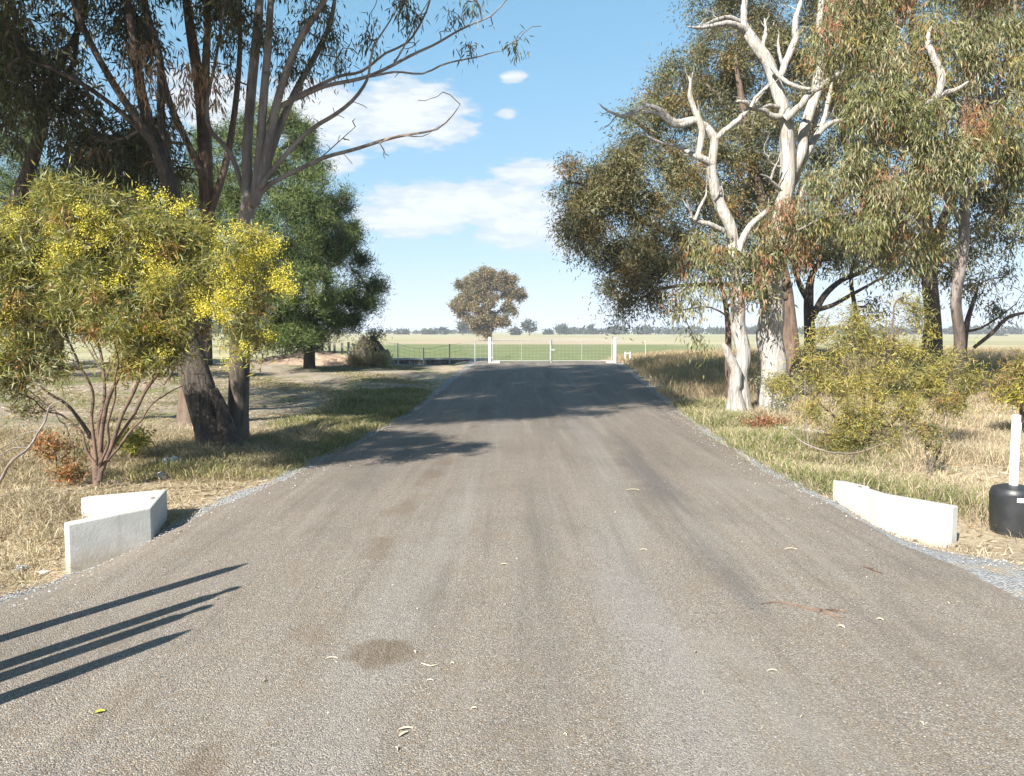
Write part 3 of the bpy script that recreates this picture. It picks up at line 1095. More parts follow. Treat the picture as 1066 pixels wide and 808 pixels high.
b1 = P(768, 433, 16.2); b1[2] = Hs(b1[0], b1[1])
dead_gum('slimmer bleached dead gum with a broken side stem, closest to the driveway', b1,
         [([(770, 440), (769, 425), (768, 400), (772, 370), (768, 320), (765, 280), (762, 240), (752, 218), (746, 200), (742, 186), (740, 176), (744, 150), (742, 141), (735, 132)],
           [36, 27, 20, 16, 15, 13, 11, 11, 11, 10, 9, 8.5, 9, 8], [16.2, 16.0], 20),
          ([(769, 436), (766, 410), (767, 394), (764, 380), (757, 366), (753, 359)], [20, 13, 11, 10, 8, 4], [16.0, 15.75], 16)],
         [([(735, 132), (720, 125), (704, 127), (688, 116), (676, 110), (662, 115), (648, 121), (632, 115), (624, 108)], [10, 9, 7, 7, 6, 5, 4, 2.5, 1], [16, 15.2], 9),
          ([(722, 126), (708, 131), (700, 130), (690, 122), (678, 117), (668, 118)], [7, 6, 6, 5, 4, 2], [15.8, 15.1], 8),
          ([(741, 171), (738, 168), (728, 162), (730, 146), (729, 128), (722, 112), (718, 100), (719, 88), (721, 76)], [8, 8, 8, 8, 8, 7, 6, 4, 1.5], [16, 15.8], 9),
          ([(741, 172), (730, 166), (716, 158), (704, 152), (690, 149), (676, 143), (660, 136)], [7, 6, 5, 4, 3, 2.5, 1.5], [16, 16.8], 8),
          ([(745, 145), (752, 138), (765, 128), (776, 117), (786, 106), (796, 93), (800, 88)], [8, 7, 6.5, 6, 5, 4, 2], [16, 16.3], 9),
          ([(760, 247), (752, 240), (740, 234), (722, 229), (718, 226)], [8, 7, 6, 5, 3], [16, 15.5], 8),
          ([(723, 229), (727, 220), (730, 213), (735, 203), (735, 196)], [5, 4, 4, 2.5, 1], [15.6, 15.5], 7),
          ([(721, 228), (718, 218), (715, 209)], [4, 3, 1.5], [15.6, 15.4], 6),
          ([(768, 262), (776, 243), (784, 232), (796, 222), (803, 219)], [9, 8, 7, 6, 3], [16, 16.3], 9),
          ([(744, 208), (750, 198), (752, 190)], [4, 2.5, 1], [16, 15.8], 6)], 16.0, 5)
b2 = P(805, 428, 16.9); b2[2] = Hs(b2[0], b2[1])
dead_gum('stouter bleached dead gum with forked bare crown, behind the slimmer dead one', b2,
         [([(804, 440), (804, 425), (803, 390), (803, 340), (806, 290), (810, 250), (814, 220), (818, 190), (822, 164), (820, 140), (817, 122), (812, 104), (805, 80), (798, 64), (786, 48), (777, 33), (774, 26)],
           [38, 30, 26, 25, 22, 18, 17, 17, 16, 15, 14, 13, 12.5, 12, 11, 9.5, 8], [16.9, 16.7], 22)],
         [([(775, 30), (774, 14), (776, 0), (777, -22)], [9, 8, 7, 4], [16.7, 16.8], 10),
          ([(776, 32), (770, 28), (760, 24), (748, 26), (740, 27), (728, 29), (716, 28)], [9, 7, 6, 6, 5, 4, 1.5], [16.7, 16.0], 9),
          ([(769, 22), (758, 18), (748, 20), (738, 24), (728, 28)], [6, 5, 4, 3, 1], [16.7, 16.1], 8),
          ([(807, 88), (814, 76), (822, 55), (828, 38), (828, 22), (833, 2), (838, -16)], [9, 8, 8, 8, 7, 5, 3], [16.7, 17.2], 9),
          ([(816, 72), (812, 58), (810, 46), (811, 35)], [5, 4, 3, 1], [16.9, 16.9], 7),
          ([(799, 62), (794, 48), (797, 34), (796, 20)], [7, 5, 4, 2], [16.7, 16.9], 7),
          ([(824, 182), (834, 160), (838, 132), (846, 108), (851, 86), (856, 62), (857, 45), (853, 28), (854, 10), (857, -14)], [12, 12, 12, 12, 12, 11, 10, 8, 7, 5], [16.9, 17.4], 12),
          ([(856, 50), (862, 38), (870, 27), (876, 18), (886, 2), (892, -12)], [8, 7, 6, 6, 5, 3], [17.3, 17.6], 9),
          ([(817, 124), (830, 113), (842, 99), (852, 92), (864, 83), (874, 77), (880, 66), (884, 56)], [9, 8, 8, 7, 7, 6, 4, 2], [16.5, 15.9], 9),
          ([(873, 78), (880, 72), (888, 66), (896, 63)], [5, 4, 3, 1.5], [15.95, 15.7], 7),
          ([(804, 70), (812, 80), (826, 89), (842, 93)], [6, 5, 5, 4], [16.5, 16.2], 8),
          ([(814, 122), (805, 121), (795, 115), (784, 112), (776, 107), (768, 105)], [8, 7, 6, 6, 5, 3], [16.6, 15.9], 9),
          ([(812, 112), (802, 110), (792, 112), (780, 113)], [6, 5, 5, 4], [16.7, 16.2], 8),
          ([(781, 112), (788, 100), (795, 94), (800, 90)], [4, 4, 3, 2], [16, 16.1], 7),
          ([(822, 196), (832, 172), (846, 148), (856, 134), (866, 128), (882, 124), (896, 120)], [13, 11, 9, 8, 6, 5, 3], [17, 17.6], 10),
          ([(853, 138), (858, 122), (862, 106), (866, 86)], [8, 7, 6, 3], [17.3, 17.5], 8),
          ([(851, 132), (848, 120), (847, 108)], [6, 5, 2], [17.3, 17.4], 7),
          ([(820, 232), (828, 214), (834, 198), (838, 186), (848, 178)], [11, 10, 8, 6, 3], [17, 17.4], 10),
          ([(811, 196), (804, 190), (798, 184), (792, 182)], [5, 4, 3, 1.5], [16.7, 16.2], 7),
          ([(802, 188), (806, 176), (810, 168)], [4, 3, 1.5], [16.5, 16.3], 6),
          ([(812, 174), (806, 172), (800, 166), (802, 160)], [4, 3, 2.5, 1], [16.6, 16.3], 6),
          ([(830, 240), (827, 226), (836, 218)], [12, 9, 3], [17, 17.1], 9)], 16.8, 9)

# ------------------------------------------------------------------ live gums beside the road, dead-tree side
EU_R = [(.165, .17, .068), (.205, .21, .11), (.115, .125, .05), (.25, .205, .075), (.27, .13, .07), (.235, .215, .13)]
EU_RW = [3, 2.0, 2.8, 1.8, 1.3, 1.4]
EU_D = [(.11, .108, .05), (.15, .135, .065), (.08, .082, .04), (.21, .14, .05), (.17, .165, .09)]

bY = 20.0
bb = P(826, 398, bY); bb[2] = Hs(bb[0], bb[1])
T = Plant('gum_tree', 'broad dense gum whose rounded crown spreads over the driveway behind the dead trees', 'gum tree', bb)
T.plimb([(826, 405), (824, 370), (820, 330), (815, 290), (800, 240), (785, 180), (775, 120), (765, 60)], [.30, .22, .2, .19, .17, .14, .1, .05], [20, 20.5])
T.plimb([(815, 290), (780, 270), (730, 255), (680, 235), (630, 205), (600, 190)], [.14, .12, .1, .08, .06, .03], [20.1, 20])
T.plimb([(806, 255), (770, 225), (720, 180), (680, 140), (650, 120)], [.12, .1, .08, .05, .03], [20.2, 21])
T.plimb([(800, 240), (830, 180), (850, 120), (850, 60)], [.12, .1, .07, .04], [20.2, 22])
T.plimb([(818, 310), (790, 300), (740, 296), (690, 300), (665, 312)], [.07, .06, .05, .035, .02], [20, 19.2])
Tt = lobe_targets([plobe(622, 195, 20, 46, 38), plobe(603, 215, 20, 32, 42), plobe(645, 235, 19.7, 48, 48), plobe(668, 180, 20.5, 45, 38), plobe(660, 290, 19.3, 30, 38), plobe(655, 265, 20, 34, 36), plobe(702, 100, 21, 42, 38),
                   plobe(672, 130, 20.6, 32, 30), plobe(745, 62, 21.3, 46, 34), plobe(715, 220, 20, 55, 60), plobe(745, 160, 20.6, 58, 62), plobe(715, 270, 19.6, 32, 26), plobe(690, 310, 19.2, 18, 20, w=.8),
                   plobe(790, 80, 21.5, 55, 60), plobe(838, 130, 22, 55, 70), plobe(790, 220, 20.8, 42, 60), plobe(850, 40, 22, 60, 50), plobe(800, -20, 22, 90, 40), plobe(775, 280, 20, 30, 28, w=.7)], 560, .45)
T.grow(Tt, sag=.1)
T.wood(M_bark_brown, M_twig, .006)
T.leaves(380, .36, .115, .024, EU_D + EU_R[:2], [3, 3, 2.4, 1.6, 1.6, 1, .8], droop=.6, spread=.8, hang=.25, along=.2)

bY = 15.6
bb = P(981, 436, bY); bb[2] = Hs(bb[0], bb[1])
T = Plant('gum_tree', 'slender leaning gum with long hanging leaves and a bleached broken limb above the olive-yellow wattle', 'gum tree', bb)
T.plimb([(981, 442), (983, 428), (988, 408), (997, 380), (999, 350), (995, 310), (1002, 260), (1004, 220), (1003, 150), (1010, 60), (1018, -40), (1020, -110)], [.15, .11, .10, .10, .10, .10, .10, .09, .08, .07, .05, .03], [15.6, 15.2])
T.plimb([(1004, 235), (975, 190), (940, 140), (905, 90), (880, 50)], [.07, .06, .05, .04, .02], [15.4, 14.6])
T.plimb([(1003, 190), (975, 110), (955, 40), (940, -30)], [.06, .05, .04, .02], [15.3, 15])
T.plimb([(1003, 170), (1030, 110), (1050, 50), (1060, -20)], [.06, .05, .04, .02], [15.3, 15])
T.plimb([(1000, 280), (960, 250), (910, 225), (865, 225), (830, 240)], [.06, .05, .04, .03, .015], [15.4, 14.6])
T.plimb([(960, 198), (1000, 196), (1040, 186), (1075, 172), (1110, 160)], [.05, .045, .04, .035, .02], [15.2, 15])
Tt = lobe_targets([plobe(888, 28, 14.8, 36, 36), plobe(945, 42, 14.4, 40, 36), plobe(1035, 58, 14.8, 40, 36), plobe(905, 105, 14.5, 36, 30), plobe(950, 128, 14.2, 36, 28), plobe(1035, 130, 14.4, 42, 34), plobe(882, 178, 14.8, 34, 24),
                   plobe(930, 192, 14.4, 34, 26), plobe(845, 222, 15, 34, 20), plobe(905, 238, 14.7, 40, 20), plobe(955, 252, 14.9, 28, 18), plobe(1064, 165, 14.8, 22, 20), plobe(985, 165, 14.2, 26, 22), plobe(830, 255, 15.2, 18, 14, w=.6), plobe(1055, 225, 15, 16, 14, w=.6),
                   plobe(995, 20, 14.6, 24, 24, w=.7), plobe(950, -60, 15, 80, 55), plobe(1050, -70, 15.2, 80, 55), plobe(1110, 60, 15.5, 40, 60), plobe(1110, 170, 15.5, 30, 40)], 330, .4)
T.grow(Tt, sag=.1)
T.wood(M_bark_grey, M_twig, .006)
T.leaves(270, .25, .14, .021, EU_R, EU_RW, droop=1.2, spread=.55, hang=1.1, along=.15, lift=.1)
# the bleached limb that pokes out of its foliage
sk = Plant.__new__(Plant); sk.root = T.root; sk.limbs = []; sk.n = 3; sk.paths = []
V, Q, o = [], [], 0
for pix, w in (([(938, 165), (945, 150), (955, 132), (964, 112), (976, 98), (980, 80), (973, 62), (966, 45), (967, 34), (970, 27)], [6, 6, 6, 7, 8, 9, 8, 6, 4, 2]), ([(974, 102), (986, 96), (996, 93), (1008, 85)], [5, 5, 4, 2])):
    pts, tt = catmull([P(x, y, 13.85 + (1.3, .9, .45, .15, 0)[min(q, 4)] * (len(pix) > 5)) for q, (x, y) in enumerate(pix)], .05)
    r = np.interp(tt, np.linspace(0, tt[-1], len(w)), w) * .5 * 13.5 / F
    v, q = tube_np(pts, r, 9, .06, seed=4); V.append(v); Q.append(q + o); o += len(v)
mesh_np('bare_limb', np.vstack(V), np.vstack(Q), M_dead, T.root)

bY = 18.5
bb = P(972, 405, bY); bb[2] = Hs(bb[0], bb[1])
T = Plant('gum_tree', 'dark thick-trunked gum standing behind the slender leaning one', 'gum tree', bb)
T.plimb([(974, 415), (972, 380), (971, 330), (967, 280), (962, 220), (955, 140), (950, 50), (950, -30)], [.28, .2, .18, .17, .15, .12, .09, .05], [18.5, 19])
T.plimb([(968, 300), (975, 250), (1000, 190), (1040, 120), (1060, 40)], [.13, .12, .1, .08, .04], [18.6, 19.5])
T.plimb([(966, 270), (930, 230), (890, 180), (870, 110)], [.1, .09, .07, .03], [18.6, 19.5])
T.plimb([(960, 395), (966, 340), (968, 300)], [.10, .09, .08], [18.2, 18.3])
Tt = lobe_targets([plobe(900, 90, 19.2, 60, 70), plobe(960, 120, 19.3, 70, 70), plobe(1040, 110, 19.4, 70, 75), plobe(910, 210, 19, 60, 45), plobe(970, 250, 19, 55, 34), plobe(1035, 220, 19, 45, 36), plobe(1075, 195, 19, 45, 50),
                   plobe(960, -10, 19.5, 100, 60), plobe(1060, 0, 19.5, 70, 60), plobe(1000, 275, 18.8, 34, 22, w=.6)], 420, .3)
T.grow(Tt, sag=.08)
T.wood(M_bark_dark, M_twig, .007)
T.leaves(150, .42, .13, .028, EU_D, None, droop=.9, spread=.7, hang=.4)

# sapling foliage around the dead trunks
bb = P(757, 405, 17.6); bb[2] = Hs(bb[0], bb[1])
T = Plant('gum_sapling', 'brown-stemmed sapling leafing out around the slimmer dead gum', 'sapling', bb)
T.plimb([(759, 412), (758, 380), (758, 340), (754, 310), (748, 285), (740, 260)], [.08, .07, .065, .05, .04, .02], [17.6, 17.0])
T.plimb([(758, 330), (740, 320), (715, 322), (690, 326)], [.02, .018, .014, .008], [17.4, 16.9])
T.plimb([(756, 320), (785, 300), (805, 270)], [.03, .025, .015], [17.3, 16.2])
Tt = lobe_targets([plobe(745, 272, 15.9, 26, 32), plobe(790, 285, 16, 20, 30), plobe(712, 312, 16.8, 20, 14, w=.8), plobe(728, 350, 16.9, 18, 9, w=.7), plobe(715, 260, 17, 22, 26, w=.6), plobe(805, 250, 16, 22, 20), plobe(768, 300, 15.6, 8, 14, w=.8)], 120, .2)
T.grow(Tt, sag=.08, step=.2)
T.wood(M_bark_brown, M_twig, .004)
T.leaves(38, .22, .16, .028, EU_R, EU_RW, droop=1.2, spread=.6, hang=.7)

# small spreading tree far behind, its dark limbs against the sky
bb = P(846, 386, 26); bb[2] = Hs(bb[0], bb[1])
T = Plant('gum_tree', 'small far gum with curving dark bare limbs against the sky behind the wattle', 'gum tree', bb)
T.plimb([(844, 390), (843, 350), (842, 310), (846, 285), (860, 265)], [.22, .17, .15, .1, .05], [26, 26.4])
T.plimb([(846, 330), (858, 308), (876, 292), (900, 282), (915, 268)], [.12, .1, .08, .06, .02], [26, 27])
T.plimb([(852, 322), (866, 318), (884, 308), (906, 296), (925, 285)], [.09, .07, .06, .04, .02], [26, 25.6])
T.plimb([(844, 318), (832, 295), (826, 270), (830, 240)], [.1, .08, .06, .03], [26, 25.5])
T.plimb([(900, 392), (896, 350), (890, 320), (886, 285), (895, 255)], [.1, .08, .07, .06, .03], [26.3, 26.5])
Tt = lobe_targets([plobe(860, 255, 26.5, 45, 22), plobe(905, 262, 26.5, 40, 20), plobe(830, 250, 26, 30, 20), plobe(930, 275, 26, 25, 18, w=.6), plobe(912, 318, 26, 18, 16, w=.5)], 130, .3)
T.grow(Tt, sag=.05)
T.wood(M_bark_dark, M_twig, .01)
T.leaves(50, .5, .2, .045, EU_D, None, droop=.8, spread=.8)

bb = P(1002, 400, 22); bb[2] = Hs(bb[0], bb[1])
T = Plant('gum_tree', 'thin young gum with sparse fine foliage against pale sky beside the leaning trunk', 'gum tree', bb)
T.plimb([(1003, 404), (1003, 370), (1006, 340), (1012, 318), (1018, 300)], [.10, .085, .08, .06, .03], [22, 22.2])
T.plimb([(1006, 345), (1020, 342), (1040, 330), (1058, 316)], [.04, .035, .025, .012], [22, 22])
T.plimb([(1014, 362), (1035, 345), (1050, 330), (1085, 322)], [.05, .05, .045, .03], [21.5, 21.3])
Tt = lobe_targets([plobe(1035, 318, 22, 16, 16), plobe(1012, 295, 22, 18, 18), plobe(1062, 312, 22, 14, 18), plobe(1045, 280, 22, 20, 15)], 40, .2)
T.grow(Tt, sag=.05)
T.wood(M_bark_brown, M_twig, .006)
T.leaves(32, .3, .15, .03, EU_D, None, droop=.9, spread=.7)

# ------------------------------------------------------------------ wattles and low shrubs
W_COL = [(.21, .21, .065), (.29, .265, .07), (.155, .165, .06), (.32, .285, .06), (.25, .26, .145), (.28, .155, .06)]


def puffs(T, centers, per, size, r, name='flowers', cols=((.68, .52, .02), (.74, .62, .05), (.60, .46, .015))):
    n = len(centers)
    idx = np.repeat(np.arange(n), per)
    N = len(idx)
    pts = np.array(centers)[idx] + rng.normal(size=(N, 3)) * size
    V, Q = leaf_quads(pts, rng.normal(size=(N, 3)), r * rng.uniform(.7, 1.3, N), r * .9)
    mesh_np(name, V, Q, M_flower, T.root, palette(N, cols) * rng.uniform(.75, 1.1, (N, 1)))


bb = np.array((-4.52, 8.75, Hs(-4.52, 8.75)))
T = Plant('wattle', 'large wattle in bright yellow flower behind the headwall with soiled face', 'wattle', bb)
Yw = 8.75
for pix, rr_ in (([(102, 530), (102, 505), (101, 480), (92, 455), (70, 425), (45, 400), (20, 370)], [.06, .045, .04, .03, .022, .015, .008]),
                 ([(104, 500), (106, 475), (104, 440), (108, 400), (100, 350), (90, 300)], [.034, .032, .026, .02, .015, .008]),
                 ([(106, 490), (118, 455), (138, 415), (155, 375), (165, 330), (175, 280)], [.03, .026, .022, .018, .014, .008]),
                 ([(108, 480), (126, 450), (152, 405), (185, 370), (225, 335), (260, 300)], [.028, .024, .02, .017, .013, .008]),
                 ([(100, 478), (96, 440), (92, 400), (70, 350), (60, 300)], [.024, .02, .016, .012, .007]),
                 ([(103, 488), (112, 462), (116, 430), (120, 395), (122, 350)], [.02, .018, .015, .012, .006]),
                 ([(100, 484), (86, 462), (74, 440), (50, 425), (20, 410)], [.02, .017, .014, .01, .006]),
                 ([(107, 486), (128, 462), (140, 440), (165, 418), (190, 402)], [.02, .017, .014, .01, .006]),
                 ([(104, 470), (110, 430), (128, 380), (130, 330), (128, 270)], [.03, .028, .024, .018, .01])):
    T.plimb(pix, [q * .85 for q in rr_], [Yw, Yw + rng.normal() * .3], step=.06, jit=.02)
wl = [plobe(60, 262, 8.8, 58, 50, .8), plobe(120, 238, 9.0, 55, 42, .7), plobe(25, 330, 8.7, 45, 45, .7), plobe(125, 315, 8.5, 55, 45, .8), plobe(195, 280, 8.7, 42, 44, .7), plobe(262, 278, 8.5, 38, 38, .55), plobe(255, 335, 8.5, 30, 30, .5),
      plobe(80, 208, 9.0, 32, 20, .5), plobe(0, 255, 8.8, 45, 50, .7), plobe(190, 235, 9, 28, 24, .5), plobe(15, 385, 8.6, 24, 18, .4), plobe(-50, 300, 8.8, 45, 60, .7), plobe(150, 365, 8.4, 38, 20, .4), plobe(45, 375, 8.5, 30, 16, .4), plobe(85, 290, 8.5, 40, 40, .6), plobe(160, 250, 8.7, 34, 36, .6), plobe(170, 340, 8.5, 30, 22, .4)]
Tt = lobe_targets(wl, 600, .25)
T.grow(Tt, sag=.02, step=.12, up=.7, minz=.5)
T.wood(M_redstem, M_redstem, .0032, .45, 9, .05)
T.leaves(128, .16, .105, .0125, W_COL, [3, 3, 2.4, 1.6, 1.6, 1.0], droop=.3, spread=.9, jitter=.3, mat=M_wattle, hang=.35)
fc = []
for (x, y, s_, n_) in ((62, 268, 12, 16), (160, 285, 12, 14), (230, 315, 14, 26), (255, 268, 14, 18), (275, 255, 12, 10), (128, 345, 10, 16), (155, 350, 9, 12), (288, 290, 9, 9), (80, 225, 18, 7), (180, 215, 12, 6), (240, 250, 12, 12), (30, 235, 18, 7), (250, 365, 8, 4), (285, 350, 7, 3), (120, 250, 30, 8), (60, 320, 24, 4), (300, 300, 6, 4), (225, 290, 16, 10), (100, 290, 22, 5)):
    for _ in range(int(n_ * .95)):
        fc.append(P(x + rng.normal() * s_, y + rng.normal() * s_ * .7, 8.1 + abs(rng.normal()) * .35))
puffs(T, fc, 150, .045, .015, cols=((.62, .54, .08), (.66, .60, .14), (.52, .44, .05)))

bb = P(900, 470, 11.2); bb[2] = Hs(bb[0], bb[1])
T = Plant('wattle', 'sprawling olive-yellow wattle bush in dry grass beyond the white headwall', 'wattle', bb)
for pix in ([(898, 490), (893, 465), (885, 430), (870, 390), (850, 365)], [(900, 488), (905, 450), (915, 400), (925, 350), (930, 320)], [(902, 480), (925, 445), (960, 405), (985, 385)], [(898, 480), (880, 450), (860, 425), (845, 410)], [(900, 485), (901, 440), (895, 390), (890, 350)]):
    T.plimb(pix, [.03, .025, .02, .015, .008], [11.2, 11.2 + rng.normal() * .4], step=.1, jit=.012)
Tt = lobe_targets([plobe(880, 358, 11.2, 40, 20, .7), plobe(900, 330, 11.3, 16, 14, .4), plobe(862, 340, 11.3, 14, 12, .3), plobe(975, 352, 11.4, 12, 12, .3), plobe(930, 345, 11.4, 34, 26, .6), plobe(870, 400, 11, 36, 24, .7), plobe(930, 395, 11, 42, 24, .7), plobe(965, 385, 11.3, 30, 26, .6), plobe(890, 428, 10.8, 24, 16, .5), plobe(935, 430, 10.9, 16, 14, .4), plobe(985, 410, 11.4, 22, 24, .5), plobe(890, 450, 10.6, 22, 14, .4), plobe(1000, 375, 11.5, 16, 14, .4), plobe(960, 440, 11, 14, 20, .3, .6), plobe(838, 372, 11, 12, 10, .3), plobe(950, 318, 11.4, 12, 14, .3), plobe(845, 425, 10.8, 14, 10, .3), plobe(930, 460, 10.6, 10, 14, .3), plobe(815, 395, 11.4, 10, 12, .3), plobe(1010, 395, 11.6, 14, 10, .3), plobe(868, 455, 10.7, 12, 8, .3)], 230, .05)
T.grow(Tt, sag=.03, step=.14, minz=.2)
T.wood(M_redstem, M_redstem, .0035, .45, 8, .05)
W2 = [(.24, .22, .075), (.30, .255, .075), (.18, .18, .07), (.33, .28, .065), (.25, .165, .07)]
T.leaves(105, .16, .085, .011, W2, [3, 3, 2, 1.6, .7], droop=.2, spread=1.0, mat=M_wattle, jitter=.28, hang=.3)
fc = [c[0] + rng.normal(size=3) * .1 for c in T.clumps if rng.uniform() < .45]
puffs(T, fc, 14, .05, .018, cols=((.50, .40, .04), (.42, .36, .05)))

bb = P(1062, 430, 13); bb[2] = Hs(bb[0], bb[1])
T = Plant('wattle', 'smaller bright wattle cut by the picture edge above the white post', 'wattle', bb)
T.plimb([(1064, 440), (1062, 420), (1055, 405), (1045, 400)], [.03, .025, .02, .01], [13, 12.8], step=.1)
T.plimb([(1066, 435), (1072, 410), (1080, 385)], [.03, .02, .01], [13, 13], step=.1)
Tt = lobe_targets([plobe(1050, 403, 12.8, 20, 13, .4), plobe(1085, 395, 13, 30, 28, .6), plobe(1062, 378, 13, 18, 10, .3)], 80, .2)
T.grow(Tt, sag=.02, step=.14)
T.wood(M_redstem, M_redstem, .004, .45, 8, .05)
T.leaves(65, .16, .12, .018, W2 + [(.33, .30, .05)], None, droop=.2, spread=1.0, mat=M_wattle, jitter=.28, hang=.3)


def small_shrub(name, label, cat, px, py, Y, lobes, nc, per, size, L, W, cols, mat=None, stem=M_twig, droop=.1, group=None, r=.01):
    bb = P(px, py, Y); bb[2] = Hs(bb[0], bb[1])
    T = Plant(name, label, cat, bb, group)
    for k in range(4):
        tip_ = lobe_targets(lobes, 1, .2)[0]
        T.limb([bb + np.array((0, 0, -.05)), bb + np.array((rng.normal() * .03, rng.normal() * .03, .06)), (bb + tip_) / 2 + rng.normal(size=3) * .04, tip_], [r, r * .9, r * .6, r * .3], step=.07)
    T.grow(lobe_targets(lobes, nc, .15), sag=.04, step=.1)
    T.wood(stem, stem, .0028, .4, 6, 0)
    T.leaves(per, size, L, W, cols, None, droop=droop, spread=1.0, mat=mat or M_wattle, jitter=.3, hang=.2)
    return T


small_shrub('shrub', 'low rusty-orange shrub in dry grass under the flowering wattle', 'shrub', 60, 505, 9.0, [plobe(58, 462, 9, 18, 16, .3), plobe(72, 490, 8.9, 12, 10, .2)], 40, 38, .09, .06, .015, [(.28, .12, .05), (.34, .16, .06), (.2, .13, .05), (.16, .15, .05)])
small_shrub('shrub', 'small yellow-green shrub beside the stem of the flowering wattle', 'shrub', 138, 478, 10.4, [plobe(138, 456, 10.4, 18, 12, .3)], 40, 40, .09, .07, .015, [(.26, .25, .05), (.18, .2, .05), (.34, .3, .05)])
small_shrub('shrub', 'low shrub of dull green leaves behind the rusty one', 'shrub', 92, 492, 10.2, [plobe(92, 465, 10.2, 22, 18, .3), plobe(30, 425, 10.5, 22, 16, .3)], 50, 30, .1, .07, .014, [(.12, .13, .05), (.17, .16, .06), (.2, .14, .06)])
small_shrub('saltbush', 'pale grey-leaved shrub at the foot of the stouter dead gum', 'shrub', 808, 440, 15.6, [plobe(808, 412, 15.6, 20, 24, .4), plobe(798, 395, 15.7, 10, 14, .3), plobe(832, 400, 15.6, 14, 16, .3)], 60, 40, .14, .055, .02, [(.33, .31, .25), (.25, .25, .18), (.2, .2, .12)])
small_shrub('dock_weed', 'clump of red-brown dead weeds at the foot of the dead gums', 'weed', 795, 452, 14.2, [plobe(795, 442, 14.2, 26, 8, .4)], 50, 34, .1, .06, .02, [(.26, .1, .05), (.2, .09, .05), (.3, .16, .08)])
small_shrub('shrub', 'sparse olive shrub in tall dry grass near the black tub', 'shrub', 970, 482, 9.4, [plobe(970, 455, 9.4, 12, 14, .25), plobe(985, 420, 10, 10, 14, .25)], 34, 26, .08, .06, .013, [(.2, .17, .06), (.15, .15, .06), (.24, .15, .05)])
small_shrub('bush', 'scrubby dark bush beside the channel fence and rubble heap', 'bush', 384, 380, 31.2, [plobe(386, 358, 31.2, 14, 14, .6), plobe(376, 368, 31.2, 10, 10, .4), plobe(392, 346, 31.2, 9, 8, .4)], 60, 30, .25, .12, .035, [(.10, .11, .05), (.07, .08, .035), (.15, .14, .07)], r=.03)
small_shrub('bush', 'dark green bush on the dirt heap in shade of the pine', 'bush', 296, 370, 31.5, [plobe(300, 354, 31.5, 26, 14, .9), plobe(325, 362, 31.5, 14, 8, .5)], 80, 40, .3, .12, .035, [(.07, .09, .03), (.1, .12, .04), (.14, .15, .05)], r=.03)
small_shrub('dry_bush', 'tuft of tall pale dead grass in front of the scrubby bush', 'dry tussock', 386, 386, 29.6, [plobe(382, 377, 29.6, 20, 6, .4), plobe(398, 376, 29.6, 8, 6, .3)], 60, 40, .16, .3, .02, [(.42, .34, .22), (.5, .42, .28)], droop=-1.4, r=.006)

# ------------------------------------------------------------------ tall gums on the other side
def shade_crown(n, z0, z1):
    """unseen clump centres, traced back along the sun from the shade wanted on the driveway"""
    x = rng.uniform(-4.0, 4.2, n * 12)
    y = 15.0 + 15.7 * rng.uniform(0, 1, n * 12) ** 1.35
    z = rng.uniform(z0, z1, n * 12)
    sl = z / math.tan(SUN_EL)
    p = np.stack([x - .5255 * sl, y - .8508 * sl, z], 1)
    gap = np.sin(x * .55 + y * 1.25) + .8 * np.sin(x * 1.3 - y * .75 + 2) + .5 * np.sin(y * 2.4 + x * .3)
    k = (p[:, 1] > 5.4) & (p[:, 1] < 17) & (p[:, 2] > 2.4 + .44 * p[:, 1]) & (gap > -.8) & (y < 29.5) & ((x > -1) | (y < 25)) & (p[:, 0] < -1.2)
    k &= (y > 17.0) | (x < 3.0 - 2.2 * (17.0 - y))
    return p[k][:n]


SHADE = shade_crown(1050, 5.4, 11)  # out-of-view crown clumps, shaped to throw the shade band on the driveway
EU_L = [(.06, .065, .03), (.085, .09, .042), (.12, .125, .07), (.05, .055, .026), (.12, .09, .045)]


def stemY(T, pix, r, Ys, **k):
    T.plimb(pix, r, Ys, **k)


bb = P(224, 470, 11.5); bb[2] = Hs(bb[0], bb[1])
T = Plant('gum_tree', 'gum with split furrowed trunk base leaning back from the road edge', 'gum tree', bb)
T.plimb([(228, 480), (226, 468), (219, 440), (208, 405), (198, 375), (190, 340), (186, 290), (187, 235), (172, 180), (150, 110), (138, 40), (130, -30), (120, -140)], [.38, .26, .22, .22, .22, .18, .14, .11, .085, .07, .055, .045, .03], [11.5, 12.2])
T.plimb([(243, 475), (240, 462), (232, 430), (222, 405)], [.2, .14, .1, .06], [11.4, 11.5], attach=False)
T.plimb([(188, 232), (165, 160), (120, 90), (92, 40), (76, 0), (60, -60)], [.07, .06, .05, .045, .04, .02], [11.9, 11.3])
T.plimb([(186, 240), (178, 190), (168, 130), (166, 60), (150, 0), (150, -80)], [.08, .07, .06, .05, .05, .02], [11.9, 12.3])
T.plimb([(160, 150), (130, 120), (90, 90), (50, 70), (20, 60)], [.05, .04, .03, .025, .015], [11.8, 11.4])
